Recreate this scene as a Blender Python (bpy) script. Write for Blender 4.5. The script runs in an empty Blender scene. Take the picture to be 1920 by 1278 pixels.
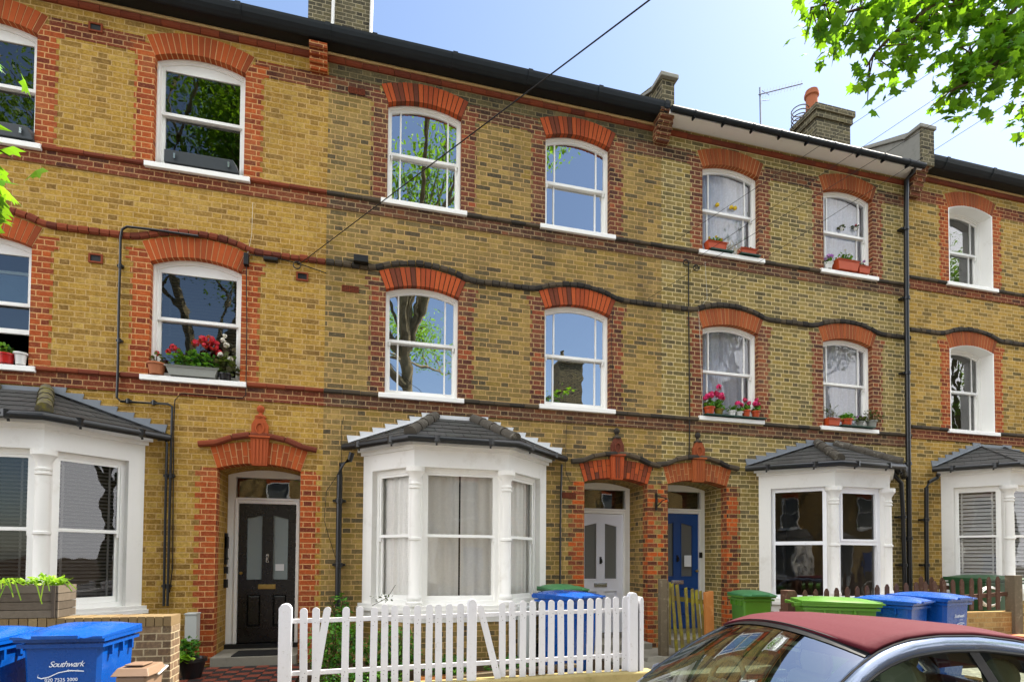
import bpy, math, random
from mathutils import Vector, Matrix
R = math.radians
C = bpy.context.scene.collection
S = bpy.context.scene
random.seed(7)

# ------------------------------------------------------------ camera
H = 1.85                     # eye height above the road
F, YAW, PIT, ROL, CY = 1052.36, R(14.3224), R(1.604), R(.37356), 1018.55
fw = Vector((math.sin(YAW)*math.cos(PIT), math.cos(YAW)*math.cos(PIT), math.sin(PIT)))
r0 = Vector((math.cos(YAW), -math.sin(YAW), 0)); u0 = r0.cross(fw)
rt = math.cos(ROL)*r0 + math.sin(ROL)*u0
up = -math.sin(ROL)*r0 + math.cos(ROL)*u0
cd = bpy.data.cameras.new('camera'); cam = bpy.data.objects.new('camera', cd); C.objects.link(cam)
cd.sensor_width = 36; cd.lens = F/1920*36; cd.shift_y = (CY-639)/1920
cd.clip_start = .05; cd.clip_end = 2000
M = Matrix((rt, up, -fw)).transposed().to_4x4(); M.translation = Vector((0, 0, H))
cam.matrix_world = M
S.camera = cam
S.render.resolution_x = 1024; S.render.resolution_y = 681
def at(px, py, Y):
    """a photograph pixel seen on the plane y=Y, as a world point"""
    d = fw + rt*(px-960)/F + up*(CY-py)/F
    d = d*(Y/d.y)
    return Vector((d.x, Y, d.z+H))
def ax(px, py, Y): return at(px, py, Y).x
def az(px, py, Y): return at(px, py, Y).z

# ------------------------------------------------------------ sky, sun, exposure
SUN_EL, SUN_AZ = 57, 76      # azimuth measured from +Y (behind the houses) towards +X
w = bpy.data.worlds.new('World'); S.world = w; w.use_nodes = True
nt = w.node_tree; bg = nt.nodes['Background']
sky = nt.nodes.new('ShaderNodeTexSky'); sky.sky_type = 'NISHITA'; sky.sun_disc = False
sky.sun_elevation = R(SUN_EL); sky.sun_rotation = R(SUN_AZ)
sky.air_density = 1.0; sky.dust_density = .9; sky.ozone_density = 1.1; sky.altitude = 0
# bright broken cloud, added across the street and overhead to brighten the shaded facade
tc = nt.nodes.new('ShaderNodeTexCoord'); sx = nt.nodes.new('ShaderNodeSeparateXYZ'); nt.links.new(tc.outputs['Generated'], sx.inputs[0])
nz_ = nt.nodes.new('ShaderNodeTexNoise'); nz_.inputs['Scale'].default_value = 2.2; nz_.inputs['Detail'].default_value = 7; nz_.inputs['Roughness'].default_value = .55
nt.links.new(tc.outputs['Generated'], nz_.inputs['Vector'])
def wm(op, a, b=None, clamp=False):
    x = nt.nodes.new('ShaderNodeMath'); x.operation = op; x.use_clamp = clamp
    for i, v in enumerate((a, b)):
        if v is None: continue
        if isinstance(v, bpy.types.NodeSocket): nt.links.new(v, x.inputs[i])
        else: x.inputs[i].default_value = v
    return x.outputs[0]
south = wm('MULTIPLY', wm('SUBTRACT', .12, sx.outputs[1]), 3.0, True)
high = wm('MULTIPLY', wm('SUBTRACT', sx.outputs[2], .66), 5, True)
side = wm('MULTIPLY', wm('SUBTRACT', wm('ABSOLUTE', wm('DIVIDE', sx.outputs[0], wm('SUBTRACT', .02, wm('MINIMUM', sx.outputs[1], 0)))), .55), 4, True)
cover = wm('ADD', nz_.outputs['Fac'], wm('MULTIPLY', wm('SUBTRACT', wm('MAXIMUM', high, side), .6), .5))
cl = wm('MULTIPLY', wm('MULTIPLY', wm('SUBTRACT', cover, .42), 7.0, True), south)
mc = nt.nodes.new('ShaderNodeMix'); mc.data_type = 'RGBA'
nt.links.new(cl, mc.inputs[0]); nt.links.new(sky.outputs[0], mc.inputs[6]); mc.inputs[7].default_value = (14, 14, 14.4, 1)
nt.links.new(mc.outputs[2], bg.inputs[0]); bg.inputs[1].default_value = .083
sl = bpy.data.lights.new('sun', 'SUN'); sl.energy = 4.8; sl.angle = R(.55); sl.color = (1, .93, .82)
so = bpy.data.objects.new('sun', sl); C.objects.link(so)
sd = Vector((math.cos(R(SUN_EL))*math.sin(R(SUN_AZ)), math.cos(R(SUN_EL))*math.cos(R(SUN_AZ)), math.sin(R(SUN_EL))))
so.rotation_euler = sd.to_track_quat('Z', 'Y').to_euler(); so.location = (10, 5, 30)
S.view_settings.view_transform = 'Standard'; S.view_settings.look = 'None'
S.view_settings.exposure = 1.68; S.view_settings.gamma = 1
S.render.engine = 'CYCLES'

# ------------------------------------------------------------ materials
def lin(c):
    if isinstance(c, str):
        c = tuple(int(c[i:i+2], 16)/255 for i in (0, 2, 4))
    return tuple((v/12.92 if v <= .04045 else ((v+.055)/1.055)**2.4) for v in c[:3])+(1,)
class NT:
    def __init__(s, name):
        s.m = bpy.data.materials.new(name); s.m.use_nodes = True; s.t = s.m.node_tree
        s.b = s.t.nodes['Principled BSDF']; s.o = s.t.nodes['Material Output']
    def n(s, typ, **k):
        x = s.t.nodes.new(typ)
        for a, b in k.items():
            setattr(x, a, b)
        return x
    def set(s, sock, v):
        if isinstance(v, bpy.types.NodeSocket): s.t.links.new(v, sock)
        elif v is not None: sock.default_value = v
    def math(s, op, a, b=None, c=None, clamp=False):
        x = s.n('ShaderNodeMath', operation=op, use_clamp=clamp)
        for i, v in enumerate((a, b, c)):
            if v is not None: s.set(x.inputs[i], v)
        return x.outputs[0]
    def mix(s, f, a, b, blend='MIX'):
        x = s.n('ShaderNodeMix', data_type='RGBA', blend_type=blend)
        s.set(x.inputs[0], f); s.set(x.inputs[6], a); s.set(x.inputs[7], b)
        return x.outputs[2]
    def ramp(s, f, stops, interp='LINEAR'):
        x = s.n('ShaderNodeValToRGB'); x.color_ramp.interpolation = interp
        e = x.color_ramp.elements
        while len(e) < len(stops): e.new(.5)
        for i, (p, c) in enumerate(stops):
            e[i].position = p; e[i].color = c if len(c) == 4 else tuple(c)+(1,)
        s.set(x.inputs[0], f); return x.outputs[0]
    def noise(s, vec, scale, detail=3, rough=.5, dist=0):
        x = s.n('ShaderNodeTexNoise'); s.set(x.inputs['Vector'], vec)
        x.inputs['Scale'].default_value = scale; x.inputs['Detail'].default_value = detail
        x.inputs['Roughness'].default_value = rough; x.inputs['Distortion'].default_value = dist
        return x.outputs['Fac']
    def bump(s, h, strength=.3, dist=.01):
        x = s.n('ShaderNodeBump'); x.inputs['Strength'].default_value = strength; x.inputs['Distance'].default_value = dist
        s.set(x.inputs['Height'], h); s.t.links.new(x.outputs[0], s.b.inputs['Normal'])
    def xyz(s, v):
        x = s.n('ShaderNodeSeparateXYZ'); s.set(x.inputs[0], v); return x.outputs
    def comb(s, a, b, c):
        x = s.n('ShaderNodeCombineXYZ'); s.set(x.inputs[0], a); s.set(x.inputs[1], b); s.set(x.inputs[2], c); return x.outputs[0]

def g(v): return (v, v, v, 1)
BH, BP = .0735, .352        # brick course and stretcher+header module
def brick(name, cols, mortar, stain=.35, soot='2a2620', seed=0., spread=.12, mw=.0062, soft=.003, var=.35, soot_lo=.5, bond=1):
    """Flemish bond from world position; cols = palette from 0..1 of a per-brick random"""
    k = NT(name)
    geo = k.n('ShaderNodeNewGeometry'); P = geo.outputs['Position']; N = k.xyz(geo.outputs['True Normal'])
    p = k.xyz(P)
    nx = k.math('ABSOLUTE', N[0]); ny = k.math('ABSOLUTE', N[1])
    u = k.math('ADD', k.math('MULTIPLY', p[0], ny), k.math('MULTIPLY', p[1], nx))
    nz = k.math('GREATER_THAN', k.math('ABSOLUTE', N[2]), .7)
    u = k.math('ADD', u, k.math('MULTIPLY', p[0], nz)); zz = k.math('ADD', p[2], k.math('MULTIPLY', p[1], nz))
    wob = k.math('MULTIPLY', k.math('SUBTRACT', k.noise(P, 9, 3), .5), .012)
    wob2 = k.math('MULTIPLY', k.math('SUBTRACT', k.noise(P, 55, 2), .5), .006)
    u = k.math('ADD', u, k.math('ADD', wob, wob2)); z = k.math('ADD', zz, k.math('ADD', wob2, k.math('MULTIPLY', wob, .5)))
    zr = k.math('DIVIDE', z, BH); row = k.math('FLOOR', zr); fz = k.math('SUBTRACT', zr, row)
    par = k.math('MULTIPLY', k.math('FLOORED_MODULO', row, 2), .5)
    rr = k.n('ShaderNodeTexWhiteNoise', noise_dimensions='1D'); k.set(rr.inputs['W'], row)
    U = k.math('ADD', k.math('ADD', k.math('DIVIDE', u, BP), par), k.math('MULTIPLY', rr.outputs[0], .07))
    cell = k.math('FLOOR', U); fu = k.math('SUBTRACT', U, cell)
    isH = k.math('LESS_THAN', fu, 1/3)
    bx = k.math('MULTIPLY', fu, BP)
    d = k.math('MINIMUM', k.math('MINIMUM', bx, k.math('ABSOLUTE', k.math('SUBTRACT', bx, BP/3))), k.math('SUBTRACT', BP, bx))
    dz = k.math('MULTIPLY', k.math('MINIMUM', fz, k.math('SUBTRACT', 1, fz)), BH)
    d = k.math('MINIMUM', d, dz)
    d = k.math('ADD', d, k.math('MULTIPLY', k.math('SUBTRACT', k.noise(P, 90, 2), .5), .0045))
    mr = k.n('ShaderNodeMapRange', interpolation_type='SMOOTHSTEP'); k.set(mr.inputs[0], d)
    mr.inputs[1].default_value = mw-soft*.5; mr.inputs[2].default_value = mw+soft*.5
    mask = mr.outputs[0]
    wn = k.n('ShaderNodeTexWhiteNoise', noise_dimensions='3D')
    k.set(wn.inputs['Vector'], k.comb(k.math('ADD', cell, k.math('MULTIPLY', isH, .37)), row, seed))
    rnd = wn.outputs[0]
    big = k.noise(P, .8, 4, .6)
    f = k.math('ADD', rnd, k.math('MULTIPLY', k.math('SUBTRACT', big, .5), spread*4), clamp=True)
    stops = [(i/(len(cols)-1), lin(c)) for i, c in enumerate(cols)]
    col = k.ramp(f, stops)
    fine = k.noise(P, 38, 4, .65)
    col = k.mix(k.math('MULTIPLY', k.math('ABSOLUTE', k.math('SUBTRACT', fine, .5)), var*3, clamp=True), col,
                k.mix(k.math('GREATER_THAN', fine, .5), k.mix(.7, col, lin('241d16')), k.mix(.5, col, lin('e8c98a'))))
    mcol = k.mix(k.noise(P, 20, 3), k.mix(.2, lin(mortar), lin('50442c')), lin(mortar))
    col = k.mix(mask, mcol, col)
    st = k.noise(k.comb(k.math('MULTIPLY', p[0], 1.0), p[1], k.math('MULTIPLY', p[2], .45)), 1.3, 6, .62)
    stf = k.n('ShaderNodeMapRange'); k.set(stf.inputs[0], st); stf.inputs[1].default_value = soot_lo; stf.inputs[2].default_value = soot_lo+.25
    stf.inputs[4].default_value = stain
    col = k.mix(stf.outputs[0], col, lin(soot))
    pt = k.noise(P, 1.9, 5, .7)
    pm = k.n('ShaderNodeMapRange'); k.set(pm.inputs[0], pt); pm.inputs[1].default_value = .5; pm.inputs[2].default_value = .72; pm.inputs[4].default_value = .38
    col = k.mix(pm.outputs[0], col, k.mix(.5, mcol, col))
    sv = k.noise(k.comb(k.math('MULTIPLY', u, 7.0), 0, k.math('MULTIPLY', p[2], .35)), 1.0, 5, .7)
    sm = k.n('ShaderNodeMapRange'); k.set(sm.inputs[0], sv); sm.inputs[1].default_value = .52; sm.inputs[2].default_value = .8; sm.inputs[4].default_value = .45*stain+.12
    col = k.mix(sm.outputs[0], col, k.mix(.6, col, lin(soot)))
    md = k.noise(P, 14, 5, .75)
    col = k.mix(k.math('MULTIPLY', k.math('SUBTRACT', md, .5), 1.5, clamp=True), col, lin(soot))
    k.set(k.b.inputs['Base Color'], col); k.b.inputs['Roughness'].default_value = .92
    k.b.inputs['Specular IOR Level'].default_value = .2
    k.bump(k.math('ADD', k.math('MULTIPLY', mask, .8), k.math('MULTIPLY', fine, .5)), .55, .008)
    return k.m
def islands(name, cols, rough=.9, fine=.3, scale=40, bumpd=.004, spec=.25, metal=0):
    k = NT(name); geo = k.n('ShaderNodeNewGeometry')
    stops = [(i/max(1, len(cols)-1), lin(c)) for i, c in enumerate(cols)]
    col = k.ramp(geo.outputs['Random Per Island'], stops)
    n = k.noise(geo.outputs['Position'], scale, 4, .65)
    col = k.mix(k.math('MULTIPLY', n, fine), col, lin('1c1612'))
    k.set(k.b.inputs['Base Color'], col); k.b.inputs['Roughness'].default_value = rough
    k.b.inputs['Specular IOR Level'].default_value = spec; k.b.inputs['Metallic'].default_value = metal
    k.bump(n, .4, bumpd); return k.m
def plain(name, c, rough=.5, spec=.5, metal=0, var=.12, scale=12, dirt=None, dirtf=.0, bumpd=0, coat=0, dlo=.55):
    k = NT(name); geo = k.n('ShaderNodeNewGeometry'); P = geo.outputs['Position']
    n = k.noise(P, scale, 5, .6)
    c = lin(c); col = k.mix(k.math('MULTIPLY', n, var*2), c, tuple(v*.6 for v in c[:3])+(1,))
    if dirt:
        n2 = k.noise(P, scale*.35+1.5, 6, .7)
        mr = k.n('ShaderNodeMapRange'); k.set(mr.inputs[0], n2); mr.inputs[1].default_value = dlo; mr.inputs[2].default_value = dlo+.17; mr.inputs[4].default_value = dirtf
        col = k.mix(mr.outputs[0], col, lin(dirt))
    k.set(k.b.inputs['Base Color'], col); k.set(k.b.inputs['Roughness'], k.math('ADD', rough-.08, k.math('MULTIPLY', n, .16), clamp=True))
    k.b.inputs['Specular IOR Level'].default_value = spec; k.b.inputs['Metallic'].default_value = metal
    k.b.inputs['Coat Weight'].default_value = coat
    if bumpd: k.bump(n, .5, bumpd)
    return k.m
def glass(name, refl=.12, tint='e6efe9', wob=.0012, rough=.0, ior=1.5, fs=1.0):
    k = NT(name); k.t.nodes.remove(k.b)
    tr = k.n('ShaderNodeBsdfTransparent'); tr.inputs[0].default_value = lin(tint)
    gl = k.n('ShaderNodeBsdfGlossy'); gl.inputs[0].default_value = g(.96); gl.inputs['Roughness'].default_value = rough
    fr = k.n('ShaderNodeFresnel'); fr.inputs[0].default_value = ior
    geo = k.n('ShaderNodeNewGeometry')
    h = k.noise(geo.outputs['Position'], 2.2, 2, .5)
    b = k.n('ShaderNodeBump'); b.inputs['Strength'].default_value = .5; b.inputs['Distance'].default_value = wob*3
    k.set(b.inputs['Height'], h); k.t.links.new(b.outputs[0], gl.inputs['Normal'])
    f = k.math('ADD', k.math('MULTIPLY', fr.outputs[0], (1-refl)*fs), refl, clamp=True)
    mx = k.n('ShaderNodeMixShader'); k.set(mx.inputs[0], f)
    k.t.links.new(tr.outputs[0], mx.inputs[1]); k.t.links.new(gl.outputs[0], mx.inputs[2]); k.t.links.new(mx.outputs[0], k.o.inputs[0])
    return k.m
def leafmat(name, cols, trans=.45, rough=.5):
    k = NT(name); geo = k.n('ShaderNodeNewGeometry')
    col = k.ramp(geo.outputs['Random Per Island'], [(i/(len(cols)-1), lin(c)) for i, c in enumerate(cols)])
    k.set(k.b.inputs['Base Color'], col); k.b.inputs['Roughness'].default_value = rough; k.b.inputs['Specular IOR Level'].default_value = .35
    tl = k.n('ShaderNodeBsdfTranslucent'); k.set(tl.inputs[0], k.mix(.4, col, lin('a4cc20')))
    mx = k.n('ShaderNodeMixShader'); mx.inputs[0].default_value = trans
    k.t.links.new(k.b.outputs[0], mx.inputs[1]); k.t.links.new(tl.outputs[0], mx.inputs[2]); k.t.links.new(mx.outputs[0], k.o.inputs[0])
    return k.m
def cloth(name, c, trans=.35, lace=0):
    k = NT(name); geo = k.n('ShaderNodeNewGeometry'); P = geo.outputs['Position']
    n = k.noise(P, 30, 3); col = k.mix(k.math('MULTIPLY', n, .2), lin(c), g(.25))
    if lace:
        v = k.n('ShaderNodeTexVoronoi'); k.set(v.inputs[0], P); v.inputs['Scale'].default_value = 26
        f = k.math('MULTIPLY', k.math('GREATER_THAN', v.outputs['Distance'], .38), lace)
        col = k.mix(f, col, g(.3))
    k.set(k.b.inputs['Base Color'], col); k.b.inputs['Roughness'].default_value = .95
    tl = k.n('ShaderNodeBsdfTranslucent'); k.set(tl.inputs[0], col)
    mx = k.n('ShaderNodeMixShader'); mx.inputs[0].default_value = trans
    k.t.links.new(k.b.outputs[0], mx.inputs[1]); k.t.links.new(tl.outputs[0], mx.inputs[2]); k.t.links.new(mx.outputs[0], k.o.inputs[0])
    return k.m

m = {}
m['yellow'] = brick('yellow_stock_brick', ['88682f', '9c782e', 'a58032', 'ae8a3a', '997430', 'b69446', '927030', '7a5c2c'], 'c2a068', stain=.35, soot='4a3a1e', spread=.05, seed=1, var=.75, soot_lo=.58)
m['brown2'] = brick('brown_stock_brick', ['4a4232', '665a3c', '87713e', '776539', '8d7436', '9a8046', '5c5038', 'a1864a', '7c6a40'], 'bf9c66', stain=.5, soot='3a342a', spread=.05, seed=2, soot_lo=.55)
m['brown3'] = brick('olive_stock_brick', ['544c34', '6a603c', '82733f', '8c7840', '756840', '978244', '625840', '9e8a50'], 'd6c08c', stain=.35, soot='443e2e', spread=.05, seed=3, soot_lo=.56)
m['yellow4'] = brick('weathered_yellow_brick', ['62542f', '8e7030', 'a68238', 'b08c3e', '806a34', 'b89448', '746034'], 'cdb17a', stain=.35, soot='453c28', spread=.07, seed=4, soot_lo=.55)
m['red1'] = brick('orange_red_brick', ['6a2e1e', '904020', 'a54c22', '9a4622', 'b05424', '7c3822'], 'cf9c68', stain=.2, spread=.05, seed=5, soot_lo=.6)
m['red2'] = brick('dark_red_brick', ['382622', '55322a', '68392c', '7a402c', '5c362c', '94482c'], 'b6966a', stain=.3, spread=.14, seed=6, soot_lo=.55)
m['red3'] = brick('brown_red_brick', ['432a26', '60362a', '74402c', '80442c', '66392c', '8f4a2c'], 'c2a47a', stain=.22, spread=.1, seed=7, soot_lo=.58)
m['bandr1'] = brick('brown_red_band_brick', ['4a261e', '66301f', '743822', '6c3222', '803c22', '5a2c20'], 'b58a60', stain=.25, spread=.06, seed=15)
m['bandr2'] = brick('sooty_band_brick', ['33261f', '4c3228', '5c3a2c', '684030', '503428', '7c4a30', '40362c'], 'a38a68', stain=.4, spread=.1, seed=16, soot_lo=.52)
m['sootb'] = brick('sooty_frieze_brick', ['38342a', '4a4434', '5e5538', '544c36', '6e6040', '403a2e'], '8a7a58', stain=.5, spread=.15, seed=17, soot_lo=.5)
m['redD'] = brick('porch_red_brick', ['41281f', '6a3626', '8c4426', 'ac4e20', 'c0561e', '7a3e28', '4e3024'], 'b08a58', stain=.4, spread=.25, seed=8, soot_lo=.55)
m['gwall'] = brick('garden_wall_brick', ['4a3c30', '624c3a', '6e5a48', '5c5042', '7a644c'], 'a8997c', stain=.3, spread=.1, seed=9)
m['sand'] = brick('sandy_dwarf_wall_brick', ['8c6c40', 'a5804c', 'b28f5a'], 'b39a6a', stain=.3, seed=10)
m['chim'] = brick('sooty_chimney_brick', ['36342c', '4c493a', '5c5743', '434034', '6c6548'], 'a0967a', stain=.4, seed=11)
m['opp'] = brick('opposite_stock_brick', ['8a6c40', 'a88a50', 'b8985c', 'a07c48'], 'c8b080', stain=.3, seed=12)
m['vou1'] = islands('orange_arch_brick', ['8c4220', 'ac5024', 'ba5826', 'a44c24'], fine=.3)
m['vou2'] = islands('smoky_arch_brick', ['8c4228', 'b2502a', 'c45c2e', 'bc562c', '98482a', '64382a'], fine=.4)
m['vou3'] = islands('brown_arch_brick', ['8a4a2a', 'a6562c', 'b05e30', '984e2c'], fine=.35)
m['joint'] = plain('arch_mortar', 'dcb280', .95, .1, var=.25, scale=60)
m['fillet'] = plain('sandy_mortar_fillet', 'ecc98e', .95, .1, var=.15, scale=30)
m['jointd'] = plain('dark_mortar', '4b3c2c', .95, .1, var=.3, scale=60)
m['dark_course'] = islands('sooty_course_brick', ['2c2926', '3a3630', '4a4338', '5f5240'], fine=.5)
m['red_course'] = islands('moulded_red_brick', ['5e2e22', '7c3c26', '8c4428', '6e3626'], fine=.3)
m['terra'] = islands('terracotta_moulding', ['a8502c', 'b0562e'], fine=.3, scale=25)
m['white'] = plain('white_gloss_paint', 'f2f1ec', .38, .45, var=.05, scale=9, dirt='b8b09c', dirtf=.25, dlo=.6)
m['whitem'] = plain('white_masonry_paint', 'e9e7e1', .7, .3, var=.06, scale=6, dirt='aaa08c', dirtf=.25, bumpd=.003, dlo=.55)
m['cream'] = plain('cream_paint', 'e8e3d2', .6, .3, var=.08, dirt='a89c80', dirtf=.3)
m['upvc'] = plain('white_plastic_frame', 'f2f3f6', .3, .5, var=.02)
m['blackp'] = plain('black_gloss_pipe', '17191b', .35, .5, var=.3, scale=8)
m['gutter'] = plain('black_gutter_plastic', '1b2126', .6, .3, var=.3, scale=6)
m['soffd'] = plain('dark_soffit_board', '10161a', .45, .4, var=.3)
m['lead'] = plain('grey_lead_flashing', '7f858c', .6, .4, var=.2, scale=20)
m['leadw'] = plain('pale_lead_flashing', 'd4d6d8', .6, .4, var=.1, scale=20)
m['slate'] = islands('roof_slate', ['3c3c3a', '444442', '4a4a48', '40423f'], rough=.65, fine=.35, scale=18, spec=.4)
m['moss'] = plain('mossy_ridge_tile', '66604e', .9, .2, var=.4, scale=22, dirt='8a8230', dirtf=.8, bumpd=.01, dlo=.5)
m['moss2'] = plain('lichened_ridge_tile', '57524a', .9, .2, var=.4, scale=25, dirt='a8a396', dirtf=.6, bumpd=.008, dlo=.56)
m['rooft'] = plain('roof_tile', '38302a', .95, .0, var=.4, scale=10, bumpd=.02)
m['room'] = plain('dim_room_wall', '6a655c', .9, .1, var=.1)
m['roomd'] = plain('dark_room_wall', '2e2b28', .9, .1, var=.1)
m['glass2'] = glass('sky_reflecting_glass', .50)
m['glass1'] = glass('dark_window_glass', .10)
m['glass3'] = glass('net_window_glass', .03, fs=.8, tint='ffffff')
m['glassb'] = glass('bay_window_glass', .03, fs=.7, tint='fdfdfd')
m['glassc'] = glass('car_glass', .0, tint='c4d2c6', wob=.0001, ior=1.4, fs=.5)
m['frost'] = plain('frosted_door_glass', '8d9a9a', .25, .6, var=.1, scale=300)
m['frostg'] = plain('grey_frosted_glass', '6c6e6a', .3, .6, var=.2, scale=200)
m['black_door'] = plain('black_door_paint', '101110', .28, .55, var=.2)
m['lilac_door'] = plain('pale_lilac_door_paint', 'e9ebf4', .4, .45, var=.06)
m['blue_door'] = plain('blue_door_paint', '13488c', .35, .5, var=.12)
m['brass'] = plain('aged_brass', 'b59a5a', .3, .5, metal=1, var=.2)
m['steel'] = plain('polished_steel', 'c8c8c6', .25, .5, metal=1, var=.1)
m['net'] = cloth('lace_net_curtain', 'f6f7ff', .1, lace=.12)
m['sheer'] = cloth('grey_sheer_curtain', 'fbf9f2', .12)
m['blind'] = plain('dark_venetian_blind', '4c4a46', .5, .4, var=.1)
m['blindw'] = plain('white_shutter_slat', 'c2c2be', .5, .4, var=.08)
m['binblue'] = plain('blue_bin_plastic', '06499c', .27, .55, var=.12, scale=9, dirt='3a6aa8', dirtf=.5, dlo=.58)
m['bingreen'] = plain('green_bin_plastic', '4f8026', .3, .55, var=.15, scale=5, dirt='6f8a3a', dirtf=.4)
m['binlid'] = plain('faded_green_lid', '3e7a4c', .5, .4, var=.2, dirt='8aa080', dirtf=.3)
m['bindark'] = plain('dark_green_plastic', '1f4a26', .45, .45, var=.15)
m['caddy'] = plain('brown_caddy_plastic', '7c6450', .5, .4, var=.08)
m['rubber'] = plain('black_rubber', '141414', .8, .3, var=.2)
m['paintw'] = plain('flaking_white_fence_paint', 'd2d2d6', .62, .35, var=.1, scale=48, dirt='8d8577', dirtf=.85, bumpd=.003, dlo=.6)
m['rust'] = plain('rusty_nail', '3a2a20', .9, .2)
m['brownf'] = plain('brown_fence_stain', '5c4032', .8, .25, var=.4, scale=25, dirt='8f7a66', dirtf=.6, bumpd=.003)
m['post'] = plain('weathered_timber', '6f6350', .85, .2, var=.4, scale=30, dirt='a89c84', dirtf=.5, bumpd=.003)
m['mossy'] = plain('mossy_timber', '76683a', .9, .2, var=.35, scale=14, dirt='918a24', dirtf=.9, bumpd=.004, dlo=.47)
m['newwood'] = plain('fresh_orange_timber', 'b8753a', .75, .3, var=.3, scale=12, dirt='d6a468', dirtf=.6)
m['planter'] = islands('weathered_planter_boards', ['5c5248', '6e6456', '7a7062', '4c443a'], fine=.5, scale=18)
m['terrapot'] = plain('terracotta_pot', 'b0704e', .85, .2, var=.15, scale=20)
m['orangepot'] = plain('orange_plastic_pot', 'b8481c', .5, .4, var=.1)
m['redpot'] = plain('red_glazed_pot', 'c01c18', .3, .5, var=.05)
m['whitepot'] = plain('white_ceramic_pot', 'dcdcd8', .4, .5, var=.06)
m['greytrough'] = plain('grey_stone_trough', '93958e', .8, .25, var=.2, scale=30)
m['blackpot'] = plain('black_glazed_pot', '161618', .35, .5, var=.1)
m['tray'] = plain('dark_green_tray', '123a2a', .5, .4, var=.1)
m['greybox'] = plain('dark_grey_window_box', '34393c', .45, .4, var=.1)
m['meter'] = plain('pale_meter_box', 'b9bdb8', .6, .3, var=.1)
m['concrete'] = plain('concrete', '8c877a', .9, .2, var=.3, scale=12, dirt='5a5648', dirtf=.5, bumpd=.006)
m['kerb'] = plain('mossy_stone_kerb', 'a89868', .9, .2, var=.35, scale=10, dirt='6e6a30', dirtf=.6, bumpd=.006)
m['asphalt'] = plain('asphalt', '4a4a4a', .9, .2, var=.3, scale=60, bumpd=.005)
m['soil'] = plain('garden_soil', '4a3c2c', .95, .1, var=.5, scale=14, bumpd=.02)
m['paving'] = brick('pavement_slabs', ['85817a', '918c82', '9c978c'], '5a564c', stain=.3, seed=14)
m['cable'] = plain('black_cable', '15130f', .6, .3, var=.1)
m['cablew'] = plain('pale_cable', 'c9c4b4', .6, .3, var=.1)
m['bark'] = plain('plane_tree_bark', '8a8064', .9, .2, var=.5, scale=5, dirt='4c4632', dirtf=.9, bumpd=.02, dlo=.5)
m['twig'] = plain('twig_bark', '5a4c34', .9, .2, var=.3, scale=20)
m['leaf'] = leafmat('maple_leaf', ['2c5a10', '3c7414', '4c8a1a', '6aa21e', '86b828'], .5)
m['leafd'] = leafmat('dense_leaf', ['1c3e10', '2a5216', '3c6a1c', '547f22'], .35)
m['leafg'] = leafmat('garden_leaf', ['1f4a14', '2f6a1e', '4c8a2a', '6a9a34'], .3)
m['leafy'] = leafmat('lime_leaf', ['5a8a1c', '86b02c', 'a8c83c'], .4)
m['leafk'] = leafmat('dusky_leaf', ['26301c', '3a4424', '4a3a2c', '56603c'], .2)
m['petalr'] = leafmat('red_petal', ['a80a28', 'd01436', 'e02848'], .25)
m['petalm'] = leafmat('magenta_petal', ['b00a50', 'd81468', 'e8307c'], .25)
m['petalp'] = leafmat('lilac_petal', ['9a50b0', 'c080d0', 'e0a8e0'], .25)
m['petalw'] = leafmat('white_petal', ['d8d4c8', 'e8e4dc', 'c8bca8'], .25)
m['petaly'] = leafmat('yellow_fruit', ['e0c020', 'd0b018'], .1)
m['dry'] = leafmat('dry_stem', ['b8ac8c', 'd0c8b0'], .1)
m['carpaint'] = plain('silver_blue_car_paint', '5d6a82', .2, .5, metal=.55, var=.03, coat=1)
m['softtop'] = plain('burgundy_soft_top', '4e0d1b', .85, .25, var=.12, scale=70, bumpd=.001)
m['seal'] = plain('black_rubber_seal', '0c0c0d', .5, .4, var=.1)
m['ivory'] = plain('ivory_car_trim', 'b8b39a', .6, .3, var=.06)
m['dash'] = plain('dark_car_trim', '1c1c1e', .7, .3, var=.1)
m['chrome'] = plain('chrome', 'dddddd', .12, .5, metal=1, var=.02)
m['headl'] = plain('clear_lamp_lens', 'c8d0d4', .1, .7, var=.05)
m['tail'] = plain('red_lamp_lens', '8c0c0c', .15, .6, var=.05)
m['decal'] = plain('white_print', 'e8eef4', .5, .3, var=.02)
m['paper'] = plain('white_paper', 'e6e8ea', .7, .2, var=.03)
m['tileR'] = plain('red_path_tile', '7e4030', .6, .3, var=.3, scale=20)
m['tileB'] = plain('black_path_tile', '2a2a2a', .55, .35, var=.2, scale=20)
m['cot'] = plain('terracotta_chimney_pot', 'b06a4a', .85, .2, var=.25, scale=15)
m['capstone'] = plain('weathered_coping', '9a988e', .9, .2, var=.3, scale=10, dirt='6a6a5c', dirtf=.5)
m['alu'] = plain('dull_aluminium', '8c8c90', .45, .5, metal=1, var=.1)

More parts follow.
